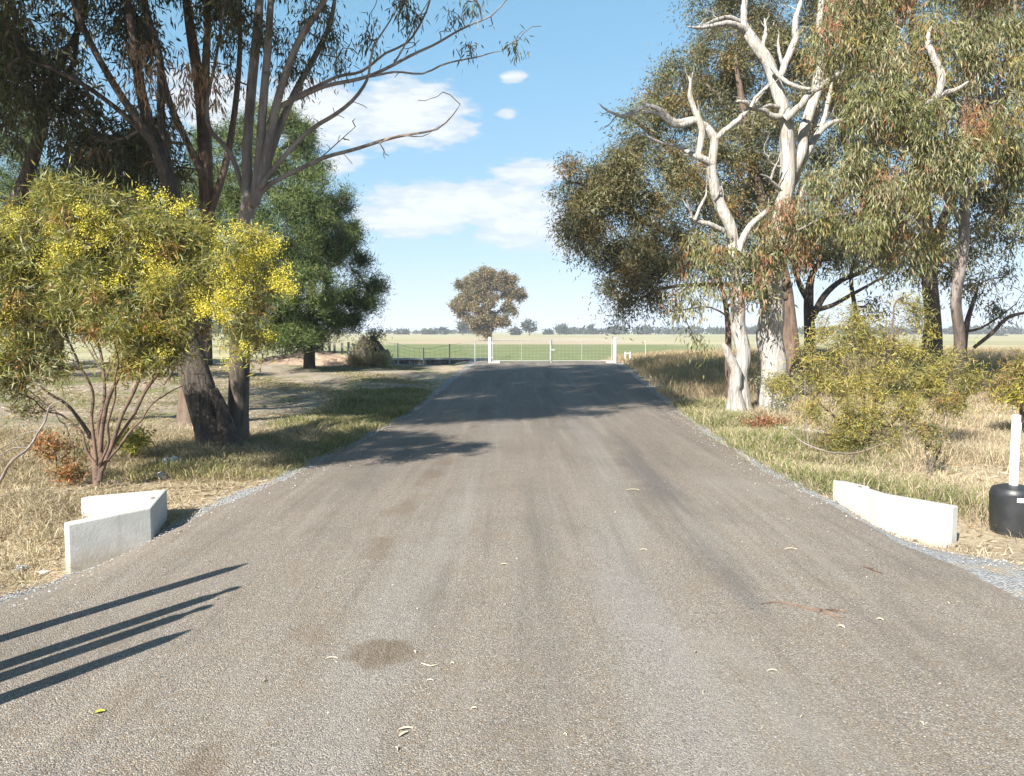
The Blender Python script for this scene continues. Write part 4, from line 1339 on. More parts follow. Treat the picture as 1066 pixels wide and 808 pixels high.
Tt = np.vstack([lobe_targets([plobe(95, 150, 12.4, 48, 42, 1.0), plobe(140, 130, 12.4, 36, 50, .9), plobe(50, 80, 12, 30, 40, .8), plobe(20, 45, 12, 40, 40, .8)], 62, .2),
                lobe_targets([(-7.0, 11.5, 8.2, 2.3, 2.2, 1.5), (-8.6, 12.5, 9.2, 2.2, 2.2, 1.5), (-5.8, 12.5, 9.8, 2.0, 2.0, 1.4), (-6.5, 12, 7.0, 2.2, 1.5, .6)], 250, .2),
                lobe_targets([(-7.2, 8.6, 9.0, 2.2, 2.0, 1.2), (-5.0, 9.6, 9.6, 2.2, 2.0, 1.2), (-8.8, 9.8, 8.6, 2.0, 2.0, 1.2), (-6.0, 7.6, 8.2, 1.6, 1.5, .8), (-6.3, 9.0, 6.9, 1.5, 1.3, .5), (-5.2, 10.0, 7.4, 1.4, 1.3, .5), (-7.6, 8.2, 7.4, 1.6, 1.4, .6), (-4.6, 8.6, 7.6, 1.3, 1.2, .5), (-6.5, 7.5, 7.6, 1.5, 1.3, .6), (-7.6, 6.6, 7.6, 1.5, 1.3, .6), (-5.2, 7.4, 8.2, 1.4, 1.3, .5), (-6.2, 6.2, 8.8, 1.5, 1.3, .6), (-8.2, 7.4, 6.6, 1.4, 1.3, .5)], 160, .1), SHADE[SHADE[:, 1] < 10.5]])  # this row of unseen lobes is added for its shade on the driveway
T.grow(Tt, sag=.1)
T.wood(M_bark_dark, M_twig, .0055, rough=.12, sides=22)
T.leaves(120, .34, .15, .03, EU_L + [(.2, .125, .075)], [3, 3, 2, 2, .8, .6], droop=1.0, spread=.7, hang=.7)
# cluster of dead brown leaves
cl = []
for (x, y, n_) in ((150, 66, 9), (206, 80, 12), (196, 98, 5), (140, 58, 5)):
    for _ in range(n_):
        c_ = P(x + rng.normal() * 13, y + rng.normal() * 16, 11.3 + rng.normal() * .3)
        cl.append((c_, 0, np.array([c_, c_])))
T.leaves(26, .2, .15, .022, [(.26, .15, .085), (.32, .2, .12), (.2, .12, .07)], None, droop=1.3, spread=.5, hang=.7, clumps=cl, name='dead_leaves')

bb = P(248, 462, 12.1); bb[2] = Hs(bb[0], bb[1])
T = Plant('gum_tree', 'dark-stemmed gum whose long bare limbs reach out over the driveway', 'gum tree', bb)
T.plimb([(250, 474), (249, 460), (248, 430), (249, 380), (250, 320), (252, 270), (256, 225), (262, 200)], [.26, .175, .165, .155, .14, .12, .11, .10], [12.1, 12.1])
T.plimb([(258, 225), (257, 160), (262, 90), (268, 30), (272, -30), (278, -120)], [.09, .075, .07, .065, .055, .03], [12.1, 12.5])
T.plimb([(264, 215), (270, 170), (274, 110), (279, 50), (283, -10), (296, -90)], [.075, .065, .06, .05, .045, .02], [12.0, 11.7])
T.plimb([(266, 212), (276, 165), (290, 100), (310, 45), (335, 5), (360, -40), (380, -90)], [.07, .062, .055, .05, .04, .03, .015], [12.0, 11.5])
T.plimb([(268, 205), (285, 150), (305, 100), (330, 55), (345, 20), (352, -30)], [.065, .055, .05, .042, .034, .015], [12.1, 12.4])
T.plimb([(272, 200), (282, 191), (305, 178), (331, 167), (365, 157), (403, 146), (430, 138), (455, 133), (470, 120), (478, 109)], [.045, .038, .034, .03, .027, .023, .018, .013, .008, .004], [12.0, 11.4], step=.12, jit=.015)
T.plimb([(270, 196), (290, 170), (324, 135), (348, 118), (365, 105), (378, 90), (384, 77), (388, 50), (405, 25), (421, 0), (440, -40)], [.042, .035, .03, .027, .025, .022, .018, .015, .012, .01, .006], [11.9, 11.4], step=.12, jit=.015)
T.plimb([(280, 130), (290, 112), (315, 100), (339, 92), (380, 81), (425, 58), (450, 46), (474, 32), (492, 25), (511, 19), (530, 0), (545, -25)], [.04, .034, .031, .028, .026, .022, .018, .015, .012, .01, .008, .005], [12, 11.3], step=.12, jit=.015)
T.plimb([(384, 80), (410, 75), (440, 77), (459, 69), (480, 62), (500, 58), (515, 54), (523, 53)], [.018, .016, .014, .013, .011, .009, .007, .004], [11.7, 11.4], step=.12, jit=.01)
T.plimb([(300, 104), (350, 80), (375, 75), (402, 57), (425, 45), (440, 20), (448, 0), (455, -40)], [.03, .026, .022, .018, .016, .014, .012, .008], [11.9, 11.6], step=.12, jit=.015)
T.plimb([(410, 66), (420, 50), (432, 25), (450, -5)], [.013, .011, .009, .006], [11.6, 11.4], step=.12)
T.plimb([(331, 167), (350, 150), (370, 132)], [.01, .008, .004], [11.9, 11.7], step=.12)
T.plimb([(395, 149), (415, 141), (440, 142), (458, 130)], [.012, .009, .006, .003], [11.6, 11.3], step=.1)
T.plimb([(255, 205), (240, 160), (215, 125), (225, 60), (235, 0)], [.04, .035, .03, .025, .015], [12.2, 12.6])
sparse = [plobe(532, 52, 11.4, 13, 13, .25), plobe(560, 6, 11.4, 10, 12, .25), plobe(486, 42, 11.4, 9, 8, .2), plobe(388, 30, 11.6, 16, 18, .35), plobe(350, 45, 12, 22, 20, .4), plobe(310, 75, 12, 22, 22, .4), plobe(290, 45, 12, 24, 30, .5), plobe(248, 20, 12.2, 28, 22, .5), plobe(330, 18, 12, 30, 20, .5), plobe(225, 60, 12.2, 22, 30, .5), plobe(420, 8, 11.5, 18, 10, .3), plobe(500, -8, 11.4, 30, 8, .3), plobe(360, 60, 11.8, 10, 10, .2), plobe(470, 10, 11.4, 10, 8, .2)]
Th = np.vstack([lobe_targets([(-3.8, 12.3, 9.4, 2.2, 2.0, 1.3), (-2.0, 12.6, 8.4, 1.6, 1.6, .8), (-1.2, 12.0, 9.3, 1.6, 1.6, 1.0), (-4.6, 13.5, 7.6, 1.8, 1.5, .7), (-4.4, 14.0, 11, 2.2, 2.0, 1.3), (-.2, 11.6, 8.2, 1.3, 1.2, .5), (-2.6, 11.0, 8.2, 1.6, 1.2, .5), (-3.2, 14.5, 10.2, 2.0, 2.0, 1.2), (-3.0, 9.6, 9.2, 2.0, 1.8, 1.1), (-1.6, 10.6, 9.8, 1.6, 1.6, .9)], 300, .2), SHADE[(SHADE[:, 1] >= 10.5) & (SHADE[:, 0] > -5)]])
T.grow(lobe_targets(sparse, 100, .15), sag=.06)
n_low = len(T.clumps)
T.grow(Th, sag=.06)
# bare twigs along the limbs
tw = []
for pts, r in T.limbs[5:12]:
    for _ in range(8):
        p = pts[rng.integers(len(pts) // 3, len(pts))]
        tw.append(p + rng.normal(size=3) * np.array((.28, .2, .25)) + np.array((.12, 0, .12)))
npth = len(T.clumps)
T.grow(np.array(tw), sag=.02, step=.12)
T.wood(M_bark_grey, M_twig, .0052, rough=.08, sides=16)
T.clumps = T.clumps[:npth]
high = T.clumps[n_low:]
T.clumps = T.clumps[:n_low]
T.leaves(34, .17, .12, .02, EU_L, None, droop=1.2, spread=.6, hang=.8)
T.leaves(115, .28, .14, .026, EU_L, None, droop=1.1, spread=.6, hang=.5, clumps=high)

bb = P(196, 446, 14.2); bb[2] = Hs(bb[0], bb[1])
T = Plant('gum_tree', 'straight grey-topped gum rising behind the split furrowed trunk', 'gum tree', bb)
T.plimb([(196, 452), (196, 430), (200, 390), (206, 340), (212, 290), (217, 245), (214, 190), (212, 130), (206, 80), (198, 30), (192, -20), (188, -110)], [.22, .19, .17, .15, .14, .13, .12, .11, .095, .08, .06, .03], [14.2, 14.0])
T.plimb([(212, 140), (214, 80), (216, 30), (218, -30), (224, -100)], [.075, .07, .06, .05, .02], [14, 13.8])
T.plimb([(214, 190), (196, 150), (178, 110), (165, 60), (150, -10)], [.06, .055, .05, .04, .02], [14, 13.6])
T.plimb([(216, 230), (235, 170), (245, 110), (250, 40), (248, -40)], [.07, .06, .05, .04, .02], [14, 14.6])
Tt = np.vstack([lobe_targets([plobe(125, 170, 14, 50, 50, 1.0), plobe(160, 150, 14.6, 36, 40, .8), plobe(140, 20, 14, 26, 24, .8), plobe(225, 6, 14, 30, 20, .6)], 50, .2),
                lobe_targets([(-5.4, 14.6, 10.6, 2.6, 2.2, 1.6), (-3.4, 15.4, 11.4, 2.4, 2.2, 1.4), (-7.5, 15.5, 10.4, 2.4, 2.2, 1.6), (-9, 13.5, 10, 2.2, 2, 1.2)], 230, .2), SHADE[(SHADE[:, 1] >= 10.5) & (SHADE[:, 0] <= -5)]])
T.grow(Tt, sag=.08)
T.wood(M_bark_brown, M_twig, .006, rough=.08)
T.leaves(150, .38, .15, .032, EU_L, None, droop=1.0, spread=.7, hang=.7)

bb = P(-45, 440, 13); bb[2] = Hs(bb[0], bb[1])
T = Plant('gum_tree', 'crooked dark gum leaning up from behind the flowering wattle', 'gum tree', bb)
T.plimb([(-48, 452), (-45, 420), (-38, 340), (-15, 280), (6, 232), (26, 188), (40, 145), (48, 97), (60, 72), (85, 22), (95, -40)], [.26, .18, .15, .13, .12, .10, .085, .07, .06, .045, .02], [13, 12.6])
T.plimb([(48, 100), (20, 110), (4, 130), (-20, 150)], [.05, .04, .03, .02], [12.7, 12.4])
T.plimb([(-30, 320), (-20, 220), (-4, 110), (4, 40), (8, -20), (10, -90)], [.12, .10, .08, .07, .06, .03], [13, 12.6])
T.plimb([(46, 110), (70, 80), (80, 40), (75, -20)], [.05, .04, .035, .02], [12.7, 12.7])
Tt = np.vstack([lobe_targets([plobe(15, 60, 12.6, 32, 36, .8), plobe(45, 60, 12.6, 36, 40, .8), plobe(5, 110, 12.6, 28, 30, .6), plobe(60, 10, 12.8, 40, 25, .8), plobe(110, 15, 12.6, 26, 24, .8), plobe(-40, 100, 12.6, 50, 60, 1.2)], 85, .2),
                lobe_targets([(-8.5, 13, 8.6, 2.4, 2.2, 1.6), (-10.5, 13, 7.5, 2.2, 2.2, 1.8), (-7, 13.4, 10.4, 2.0, 2.0, 1.4), (-10.6, 9.6, 8.4, 2, 1.8, 1.1), (-12.4, 10.5, 9, 2.2, 2, 1.2), (-11, 7.4, 8.2, 2, 1.6, 1.1), (-13, 8, 9, 2, 1.8, 1.1), (-10.4, 12, 6.6, 1.8, 1.6, 1)], 460, .25)])  # outlying lobes out of view, added to throw shade on the yard
T.grow(Tt, sag=.08)
T.wood(M_bark_dark, M_twig, .006, rough=.08)
T.leaves(66, .3, .14, .026, EU_L, None, droop=1.0, spread=.7, hang=.7)

# ------------------------------------------------------------------ pines behind
PINE = [(.072, .104, .034), (.10, .132, .04), (.052, .08, .028), (.14, .168, .055)]


def pine(label, px, Y, lobes, nc, trunk_top, per=75):
    x = (px - 533) / F * Y
    bb = np.array((x, Y, Hs(x, Y)))
    T = Plant('pine_tree', label, 'pine tree', bb)
    T.limb([bb + np.array((0, 0, -.2)), bb + np.array((.05, 0, 2.0)), np.array((x + .2, Y, trunk_top * .6)), np.array((x, Y + .2, trunk_top))], [.22, .16, .12, .05], step=.3)
    T.grow(lobe_targets(lobes, nc, .6), sag=-.02, step=.5, up=.2)
    T.wood(M_bark_dark, M_bark_dark, .01, rmax=.12)
    # upright tufts of fine needles
    T.leaves(per * 2.6, .31, .16, .019, PINE, [3, 2.4, 2, 1.4], droop=-.5, spread=1.0, mat=M_pine, jitter=.25, hang=.1, along=.25)


Yp = 28
pine('big dense pine whose crown edges the open sky, behind the bare-limbed gum', 322, Yp,
     [plobe(295, 150, Yp, 32, 36), plobe(318, 205, Yp - 1, 32, 30), plobe(342, 255, Yp - 1.5, 32, 24), plobe(372, 294, Yp - .5, 24, 13), plobe(300, 235, Yp - 3, 45, 42), plobe(280, 195, Yp - 2, 45, 42), plobe(320, 300, Yp - 3, 42, 28), plobe(355, 318, Yp - .5, 32, 16), plobe(348, 222, Yp + 1, 16, 18), plobe(275, 290, Yp - 2.5, 40, 38), plobe(280, 140, Yp + .5, 38, 28), plobe(240, 160, Yp, 40, 40), plobe(330, 250, Yp + 2, 40, 45), plobe(318, 332, Yp - 1.5, 36, 12), plobe(355, 322, Yp, 26, 14), plobe(290, 335, Yp - 1, 30, 14), plobe(310, 342, Yp - 2, 26, 10), plobe(340, 335, Yp - 1, 22, 10), plobe(392, 299, Yp, 12, 6, .8, 1.4), plobe(384, 316, Yp, 14, 6, .8, 1.4), plobe(366, 334, Yp, 18, 6, .9, 1.3), plobe(376, 272, Yp, 10, 6, .8, 1.4), plobe(362, 240, Yp, 12, 8, .8, 1.3), plobe(352, 205, Yp, 10, 7, .8, 1.3), plobe(334, 176, Yp, 12, 8, .8, 1.3), plobe(318, 142, Yp, 12, 10, .8, 1.3), plobe(320, 349, Yp - 2, 34, 8, 1.2, 1.4), plobe(285, 348, Yp - 2, 26, 10, 1.2, 1.3)], 720, 8.0, 100)
pine('second pine filling the gap between the straight gum and the forked dark one', 215, 30,
     [plobe(235, 190, 30, 45, 50), plobe(200, 220, 29, 50, 45), plobe(230, 260, 28, 50, 45), plobe(180, 260, 29, 45, 50), plobe(215, 310, 29, 50, 30), plobe(250, 320, 29, 30, 25), plobe(150, 200, 30, 50, 60), plobe(140, 290, 29.5, 50, 50)], 420, 6.5, 95)
pine('paler pine showing above the flowering wattle near the crooked gum', 60, 27,
     [plobe(20, 180, 27, 45, 45), plobe(70, 170, 27, 40, 40), plobe(50, 230, 26, 60, 50), plobe(0, 230, 26, 50, 60), plobe(100, 220, 27, 40, 50), plobe(130, 270, 27, 40, 40), plobe(45, 130, 27.5, 30, 28), plobe(0, 150, 27, 35, 40), plobe(-60, 230, 27, 60, 80), plobe(60, 300, 27, 70, 40), plobe(0, 310, 26, 60, 30)], 460, 7.0, 95)

for (px, lobes, lab) in ((25, [(20, 330, 40, 22), (-20, 338, 30, 18), (55, 346, 30, 10)], 'brown-green thicket behind the wattle, under the paler pine'),
                         (110, [(100, 330, 34, 24), (125, 342, 30, 14)], 'brown thicket behind the middle stems of the flowering wattle'),
                         (175, [(170, 335, 26, 22), (195, 345, 20, 12)], 'brown thicket low behind the leaning split-based gum')):
    small_shrub('thicket', lab, 'thicket', px, 362, 23.5, [plobe(a_, b_, 23.5, c_, d_, .8) for a_, b_, c_, d_ in lobes], 130, 45, .28, .13, .03, [(.085, .07, .035), (.12, .08, .05), (.08, .085, .035), (.15, .10, .06)], r=.03)

# ------------------------------------------------------------------ paddock trees and far timber
def far_tree(name, label, px, Y, lobes, nc, per, size, L, W, cols, group=None, trunk_r=.3, cat='tree', mat=None):
    x = (px - 533) / F * Y
    bb = np.array((x, Y, Hs(x, Y)))
    T = Plant(name, label, cat, bb, group)
    zc_ = np.mean([l[2] for l in lobes])
    T.limb([bb + np.array((0, 0, -.2)), bb + np.array((0, 0, (zc_ - bb[2]) * .5)), np.array((x, Y, zc_))], [trunk_r, trunk_r * .8, trunk_r * .4], step=Y / 200)
    T.grow(lobe_targets(lobes, nc, .3), sag=.02, step=Y / 60)
    T.wood(M_bark_brown, M_twig, .03 * Y / 142, rmax=trunk_r * .5, sides=8)
    T.leaves(per, size, L, W, cols, None, droop=.5, spread=.9, hang=.4, mat=mat)


Yt = 142
far_tree('paddock_gum', 'lone bushy brown-green gum standing in the paddock behind the gate', 510, Yt,
         [plobe(490, 298, Yt, 16, 13), plobe(522, 293, Yt, 16, 11), plobe(506, 286, Yt, 14, 8), plobe(480, 318, Yt, 13, 10), plobe(502, 312, Yt, 18, 13), plobe(535, 303, Yt, 12, 10), plobe(498, 333, Yt, 16, 9), plobe(519, 332, Yt, 11, 8), plobe(530, 320, Yt, 9, 7), plobe(507, 344, Yt, 10, 5)],
         250, 230, .62, .42, .16, [(.17, .125, .065), (.21, .155, .075), (.13, .11, .058), (.16, .14, .075)], None, .35, 'gum tree')
FT = [(.055, .062, .04), (.07, .075, .045), (.045, .052, .035)]
for (px, ty, hw, Y, lab) in ((482, 334, 7, 330, 'small flat-topped far tree by the lone paddock gum'), (536, 341, 6, 360, 'low round far tree just past the lone paddock gum'),
                             (551, 334, 8, 330, 'tall umbrella-shaped far tree above the gate'), (584, 338, 6, 400, 'small far tree above the meeting gate leaves'),
                             (571, 343, 4, 420, 'tiny far bush between the umbrella tree and the long dark timber'), (615, 338, 4, 430, 'thin far tree poking above the long dark timber'),
                             (447, 342, 9, 440, 'low dark far clump nearest the lone gum on its channel side'), (418, 343, 9, 440, 'low rounded far clump above the channel'),
                             (462, 341, 4, 430, 'narrow far tree beside the lone gum'), (1038, 350, 9, 300, 'small far tree before the blue hills')):
    s = Y / F
    base_row = HZ + EYE / Y * F
    far_tree('paddock_gum', lab, px, Y, [plobe(px, ty + 2.5, Y, hw, 3, hw * s), plobe(px - hw * .3, ty + (base_row - ty) * .45, Y, hw * .7, 2.6, hw * s * .7), plobe(px + hw * .35, ty + (base_row - ty) * .5, Y, hw * .6, 2.6, hw * s * .6)],
             40, 16, 1.0 * Y / 400, 1.3 * Y / 400, .6 * Y / 400, FT, 'far paddock trees', .25, 'gum tree')


def timber(name, px0, px1, Y, h0, h1, n, lab):
    x0, x1 = (px0 - 533) / F * Y, (px1 - 533) / F * Y
    per = 60
    X = rng.uniform(x0, x1, n)
    Hh = h0 + (h1 - h0) * np.clip(.5 + .5 * wob(X, X * .2, .06, 1) + rng.normal(size=n) * .25, 0, 1.2)
    Yy = Y + rng.uniform(0, 30, n)
    idx = np.repeat(np.arange(n), per)
    N = len(idx)
    d = unit(rng.normal(size=(N, 3))) * rng.uniform(.3, 1, (N, 1)) ** .5
    pts = np.stack([X[idx] + d[:, 0] * Hh[idx] * .75, Yy[idx] + d[:, 1] * Hh[idx] * .7, Hh[idx] * (.5 + .5 * d[:, 2])], 1)
    V, Q = leaf_quads(pts, rng.normal(size=(N, 3)), Hh[idx] * .38, Hh[idx] * .25)
    o = mesh_np(name, V, Q, M_leaf, None, palette(n, FT)[idx] * (1 + rng.normal(size=(N, 1)) * .2))
    return tag(o, lab, 'far timber', kind='stuff')


timber('far_timber', 585, 1100, 450, 3.0, 4.6, 260, 'long dark line of far trees across the paddocks')
timber('far_hedge', 130, 500, 520, 1.8, 3.6, 150, 'low broken line of far trees beyond the channel')
timber('far_scrub', -300, 330, 420, 3.0, 6.0, 120, 'far scrub glimpsed behind the pines')

# ------------------------------------------------------------------ grass
def grass(name, label, n, region, hfun, cols, width=.006, lean=.5, clump=.10, per=14):
    xy = []
    need = n // per
    got = 0
    while got < need:
        k = need * 3
        x = rng.uniform(region[0], region[1], k)
        y = region[2] + (region[3] - region[2]) * rng.uniform(0, 1, k) ** region[4]
        keep = rng.uniform(size=k) < hfun(x, y)[0]
        out_ = ((x < Lfr(y) - .03) | (x > Rfr(y) + .03)) & ~((x > -3.75) & (x < -2.9) & (y > 5.4) & (y < 7.0))
        keep &= out_
        xy.append(np.stack([x[keep], y[keep]], 1))
        got += int(keep.sum())
        if len(xy) > 60: break
    T0 = np.vstack(xy)[:need]
    idx = np.repeat(np.arange(len(T0)), per)
    N = len(idx)
    p = T0[idx] + rng.normal(size=(N, 2)) * clump
    h = hfun(T0[:, 0], T0[:, 1])[1][idx] * rng.uniform(.4, 1.25, N)
    z = H(p[:, 0], p[:, 1]) - .01
    B = np.stack([p[:, 0], p[:, 1], z], 1)
    a = rng.uniform(0, 6.28, N)
    ln = rng.normal(size=(N, 2)) * lean * h[:, None] + (p - T0[idx]) * .8
    w = width * (1 + B[:, 1:2] * .035)
    wv = np.stack([np.cos(a), np.sin(a), np.zeros(N)], 1) * w * .5
    mid = B + np.concatenate([ln * .32, h[:, None] * .6], 1)
    tip = B + np.concatenate([ln, h[:, None] * (1 - .25 * np.minimum(1, np.linalg.norm(ln, axis=1, keepdims=True) / h[:, None]))], 1)
    V = np.stack([B - wv, B + wv, mid + wv * .8, mid - wv * .8, tip], 1).reshape(-1, 3)
    o = np.arange(N)[:, None] * 5
    Q = np.concatenate([o + np.array([[0, 1, 2, 3]]), o + np.array([[3, 2, 4, 4]])], 0)
    # triangles for the tips: build as two meshes' faces in one (quads plus a narrow quad)
    V2 = V.reshape(N, 5, 3)
    V2 = np.concatenate([V2, V2[:, 4:5] + wv[:, None] * .15], 1).reshape(-1, 3)
    o = np.arange(N)[:, None] * 6
    Q = np.concatenate([o + np.array([[0, 1, 2, 3]]), o + np.array([[3, 2, 5, 4]])], 0)
    base = palette(len(T0), cols)[idx] * rng.uniform(.7, 1.25, (N, 1))
    ob = mesh_np(name, V2, Q, M_grass, None, np.vstack([base, base]))
    return tag(ob, label, 'grass', kind='stuff')


STRAW = [(.46, .385, .27), (.54, .465, .34), (.36, .295, .21), (.28, .225, .165), (.43, .36, .255)]
GREEN = [(.16, .18, .065), (.21, .22, .08), (.13, .15, .055), (.28, .26, .12), (.36, .30, .17)]

grass('dry_grass', 'short trampled dry grass and thatch around the wattle', 90000, (-10, -3.0, 4.6, 13.5, 1.0),
      lambda x, y: (np.where(x < Ledge(y) - .15, .25 + .75 * (wob(x, y, 2.1, 3) > -.2), 0), .07 + .09 * np.clip(wob(x, y, 1.1, 5), 0, 1) + .10 * sstep(y, 8.5, 11)), STRAW + [(.2, .15, .1)], .005, 1.0, .09)
grass('green_grass', 'green grass growing along the shaded road edge by the gums', 52000, (-5.6, -2.2, 9.2, 21, 1.0),
      lambda x, y: (sstep(x, Ledge(y) - 2.6, Ledge(y) - .7) * (.4 + .6 * (wob(x, y, 1.7, 2) > -.1)), .10 + .10 * np.clip(wob(x, y, 1.3, 7), 0, 1)), GREEN + STRAW[:1], .006, .6, .09)
grass('paddock_grass', 'short patchy grass on the worn dirt yard under the gums', 60000, (-17, -2, 13, 31, 1.0),
      lambda x, y: (.08 + .9 * (wob(x, y, .8, 4) > .15), .035 + .05 * np.clip(wob(x, y, .8, 4), 0, 1)), GREEN + STRAW[:3], .007, .8, .14)
grass('tall_dry_grass', 'tall straw-coloured grass on the verge behind the white headwall', 150000, (3.2, 15, 6.3, 21, 1.0),
      lambda x, y: (np.where(x > Redge(y) + .2, .35 + .65 * (wob(x, y, 1.6, 6) > -.35), 0) * (1 - .93 * ((x > 3.9) & (y < 7.9 - .35 * (x - 3.9)))), .10 + .17 * sstep(x, 3.6, 5.0) * np.clip(.4 + wob(x, y, 1.0, 8), .1, 1) * sstep(y, 7.0, 8.3)), STRAW, .005, .55, .09)
grass('verge_grass', 'fresh green grass at the road edge below the dead gums', 30000, (3.0, 6.5, 8.0, 18, 1.0),
      lambda x, y: (np.where(x > Redge(y) + .15, 1.0, 0) * (1 - sstep(x, Redge(y) + .5, Redge(y) + 2.2)) * (.25 + .75 * (wob(x, y, 1.4, 9) > -.15)), .10 + .13 * np.clip(.4 + wob(x, y, 1.2, 3), 0, 1)), GREEN[:4] + [(.17, .22, .065)] + STRAW[:2] + STRAW[4:], .006, .5, .09)
grass('crest_grass', 'tall pale dry grass on the rise beside the gate', 80000, (3.8, 24, 19, 36, 1.0),
      lambda x, y: (np.where(x > Redge(y) + .3, 1.0, 0), .22 + .22 * np.clip(.5 + wob(x, y, .7, 1), 0, 1)), [(.42, .33, .21), (.48, .39, .26), (.34, .26, .17)], .007, .5, .15)

# ------------------------------------------------------------------ small things lying about
def gp(px, py):
    """ground point under a photo pixel (on the real ground heights)"""
    Y = EYE * F / max(py - HZ, 3)
    for _ in range(12):
        x = (px - 533) / F * Y
        Y = Y + .7 * ((EYE - Hs(x, Y)) * F / (py - HZ) - Y)
    x = (px - 533) / F * Y
    return np.array((x, Y, Hs(x, Y)))


M_leaf_dry = plain_mat('dry_leaf', (.48, .42, .32), .6, 0, .2, 30)
M_leaf_green = plain_mat('green_leaf', (.33, .34, .05), .5, 0, .15, 30)


def fallen_leaf(px, py, L, W, ang, mat, lab, grp=None):
    c = gp(px, py)
    c[2] += .013
    L *= .62; W *= .75
    s = np.linspace(0, 1, 9)
    w = W * np.sin(np.pi * s) ** .8 * .5 + .0004
    bend = .035 * L * np.sin(np.pi * s)
    d = np.array((math.cos(ang), math.sin(ang))); e = np.array((-d[1], d[0]))
    V, Fs = [], []
    for k in range(9):
        q = d * (s[k] - .5) * L + e * bend[k]
        zc_ = .005 * math.sin(s[k] * 3.1)
        for o_, dz in ((-1, .004), (0, 0), (1, .005)):
            for top in (0, .0012):
                V.append((*(q + e * o_ * w[k]), zc_ + dz + top))
    for k in range(8):
        a = k * 6; b_ = a + 6
        for q in (0, 2):
            Fs += [(a + q + 1, a + q + 3, b_ + q + 3, b_ + q + 1), (a + q, b_ + q, b_ + q + 2, a + q + 2)]
    me = bpy.data.meshes.new('fallen_leaf')
    me.from_pydata([tuple(map(float, v_)) for v_ in V], [], Fs)
    me.materials.append(mat)
    o = link(bpy.data.objects.new('fallen_leaf', me))
    o.location = c
    return tag(o, lab, 'leaf', grp)


for (px, py, L, W, a, lab) in ((416, 782, .10, .020, .9, 'pale curled gum leaf lying nearest below the round brown stain'),
                               (418, 776, .11, .016, .3, 'thin pale leaf overlapping the curled one nearest the camera'),
                               (429, 690, .05, .018, 2.1, 'small white leaf on the rim of the round brown stain'),
                               (445, 722, .06, .016, .1, 'small pale leaf just below the round brown stain'),
                               (340, 697, .10, .014, .1, 'thin pale leaf lying beside the round brown stain'),
                               (524, 594, .09, .02, .2, 'pale leaf lying in the middle of the road, level with the white headwall'),
                               (828, 577, .15, .022, -.05, 'long white leaf lying in front of the white headwall'),
                               (884, 662, .07, .022, -.9, 'small pale leaf under the strip of bark'),
                               (660, 513, .22, .03, 0, 'broad pale scrap of leaf up the road before the tree shadow'),
                               (712, 437, .22, .03, .2, 'far pale leaf at the road edge by the green grass'),
                               (672, 578, .09, .02, -.1, 'white leaf beside the dark wheel mark'),
                               (811, 711, .09, .014, .1, 'thin pale leaf well below the strip of bark'),
                               (492, 753, .05, .016, .3, 'tiny cream leaf right of the curled leaf'),
                               (925, 654, .06, .02, -.5, 'cream leaf beyond the ragged end of the bark strip')):
    fallen_leaf(px, py, L, W, a, M_leaf_dry, lab, 'dry leaves on the road')
fallen_leaf(90, 757, .075, .034, .5, M_leaf_green, 'yellow-green leaf lying on the road below the bollard shadows')
# many more tiny ones that nothing tells apart
for k in range(46):
    px, py = rng.uniform(120, 1000), 420 + 380 * rng.uniform() ** 1.1
    c = gp(px, py)
    if not (Ledge(c[1]) + .2 < c[0] < Redge(c[1]) - .2):
        continue
    fallen_leaf(px, py, rng.uniform(.02, .05), rng.uniform(.008, .014), rng.uniform(0, 6.28), M_leaf_dry, 'tiny pale leaf scrap lying on the brown-grey road', 'leaf scraps on the road')


def stick(name, pixs, r, mat, label, cat, lift=.02, Y=None):
    pts = [gp(*p) + np.array((0, 0, lift)) for p in pixs] if Y is None else [P(x, y, Y) for x, y in pixs]
    pts, tt = catmull(pts, .04)
    rr_ = np.interp(tt, np.linspace(0, tt[-1], len(r)), r)
    mb = MB()
    mb.tube(pts, rr_, 7)
    o = mb.build(name, mat, None, smooth=True)
    return tag(o, label, cat)


root = tag(empty('bark_strip', gp(865, 645)), 'strip of brown bark with a ragged end lying across the road', 'bark')
for pixs, rr_ in (([(798, 637), (815, 635), (840, 640), (862, 645)], [.004, .006, .008, .01]), ([(858, 643), (870, 647), (886, 652)], [.012, .012, .004]), ([(862, 645), (875, 644), (890, 646)], [.01, .009, .003]), ([(866, 647), (876, 651), (884, 656)], [.008, .007, .003])):
    pts, tt = catmull([gp(*p) + np.array((0, 0, .018)) for p in pixs], .03)
    mb = MB(); mb.tube(pts, np.interp(tt, np.linspace(0, tt[-1], len(rr_)), rr_), 6); mb.build('bark_piece', M_bark_brown, root, smooth=True)
stick('twig', [(905, 596), (916, 600), (926, 604)], [.004, .01, .003], M_bark_brown, 'short brown twig on the road before the white headwall', 'twig')
stick('twig', [(436, 703), (446, 706), (454, 704)], [.002, .003, .002], M_leaf_dry, 'thin straw beside the round brown stain', 'straw')


def bare_branch(label, segs, Y):
    bb = P(*segs[0][0][0], Y); bb[2] = Hs(bb[0], bb[1])
    root = tag(empty('dead_branch', bb), label, 'dead branch')
    for pix, r in segs:
        pts, tt = catmull([P(x, y, Y + .1 * rng.normal()) for x, y in pix], .05)
        pts = pts + np.cumsum(rng.normal(size=pts.shape) * .006, 0) * np.linspace(0, 1, len(pts))[:, None]
        V, Q = tube_np(pts, np.interp(tt, np.linspace(0, tt[-1], len(r)), r), 7)
        mesh_np('branch', V, Q, M_bark_bare, root)


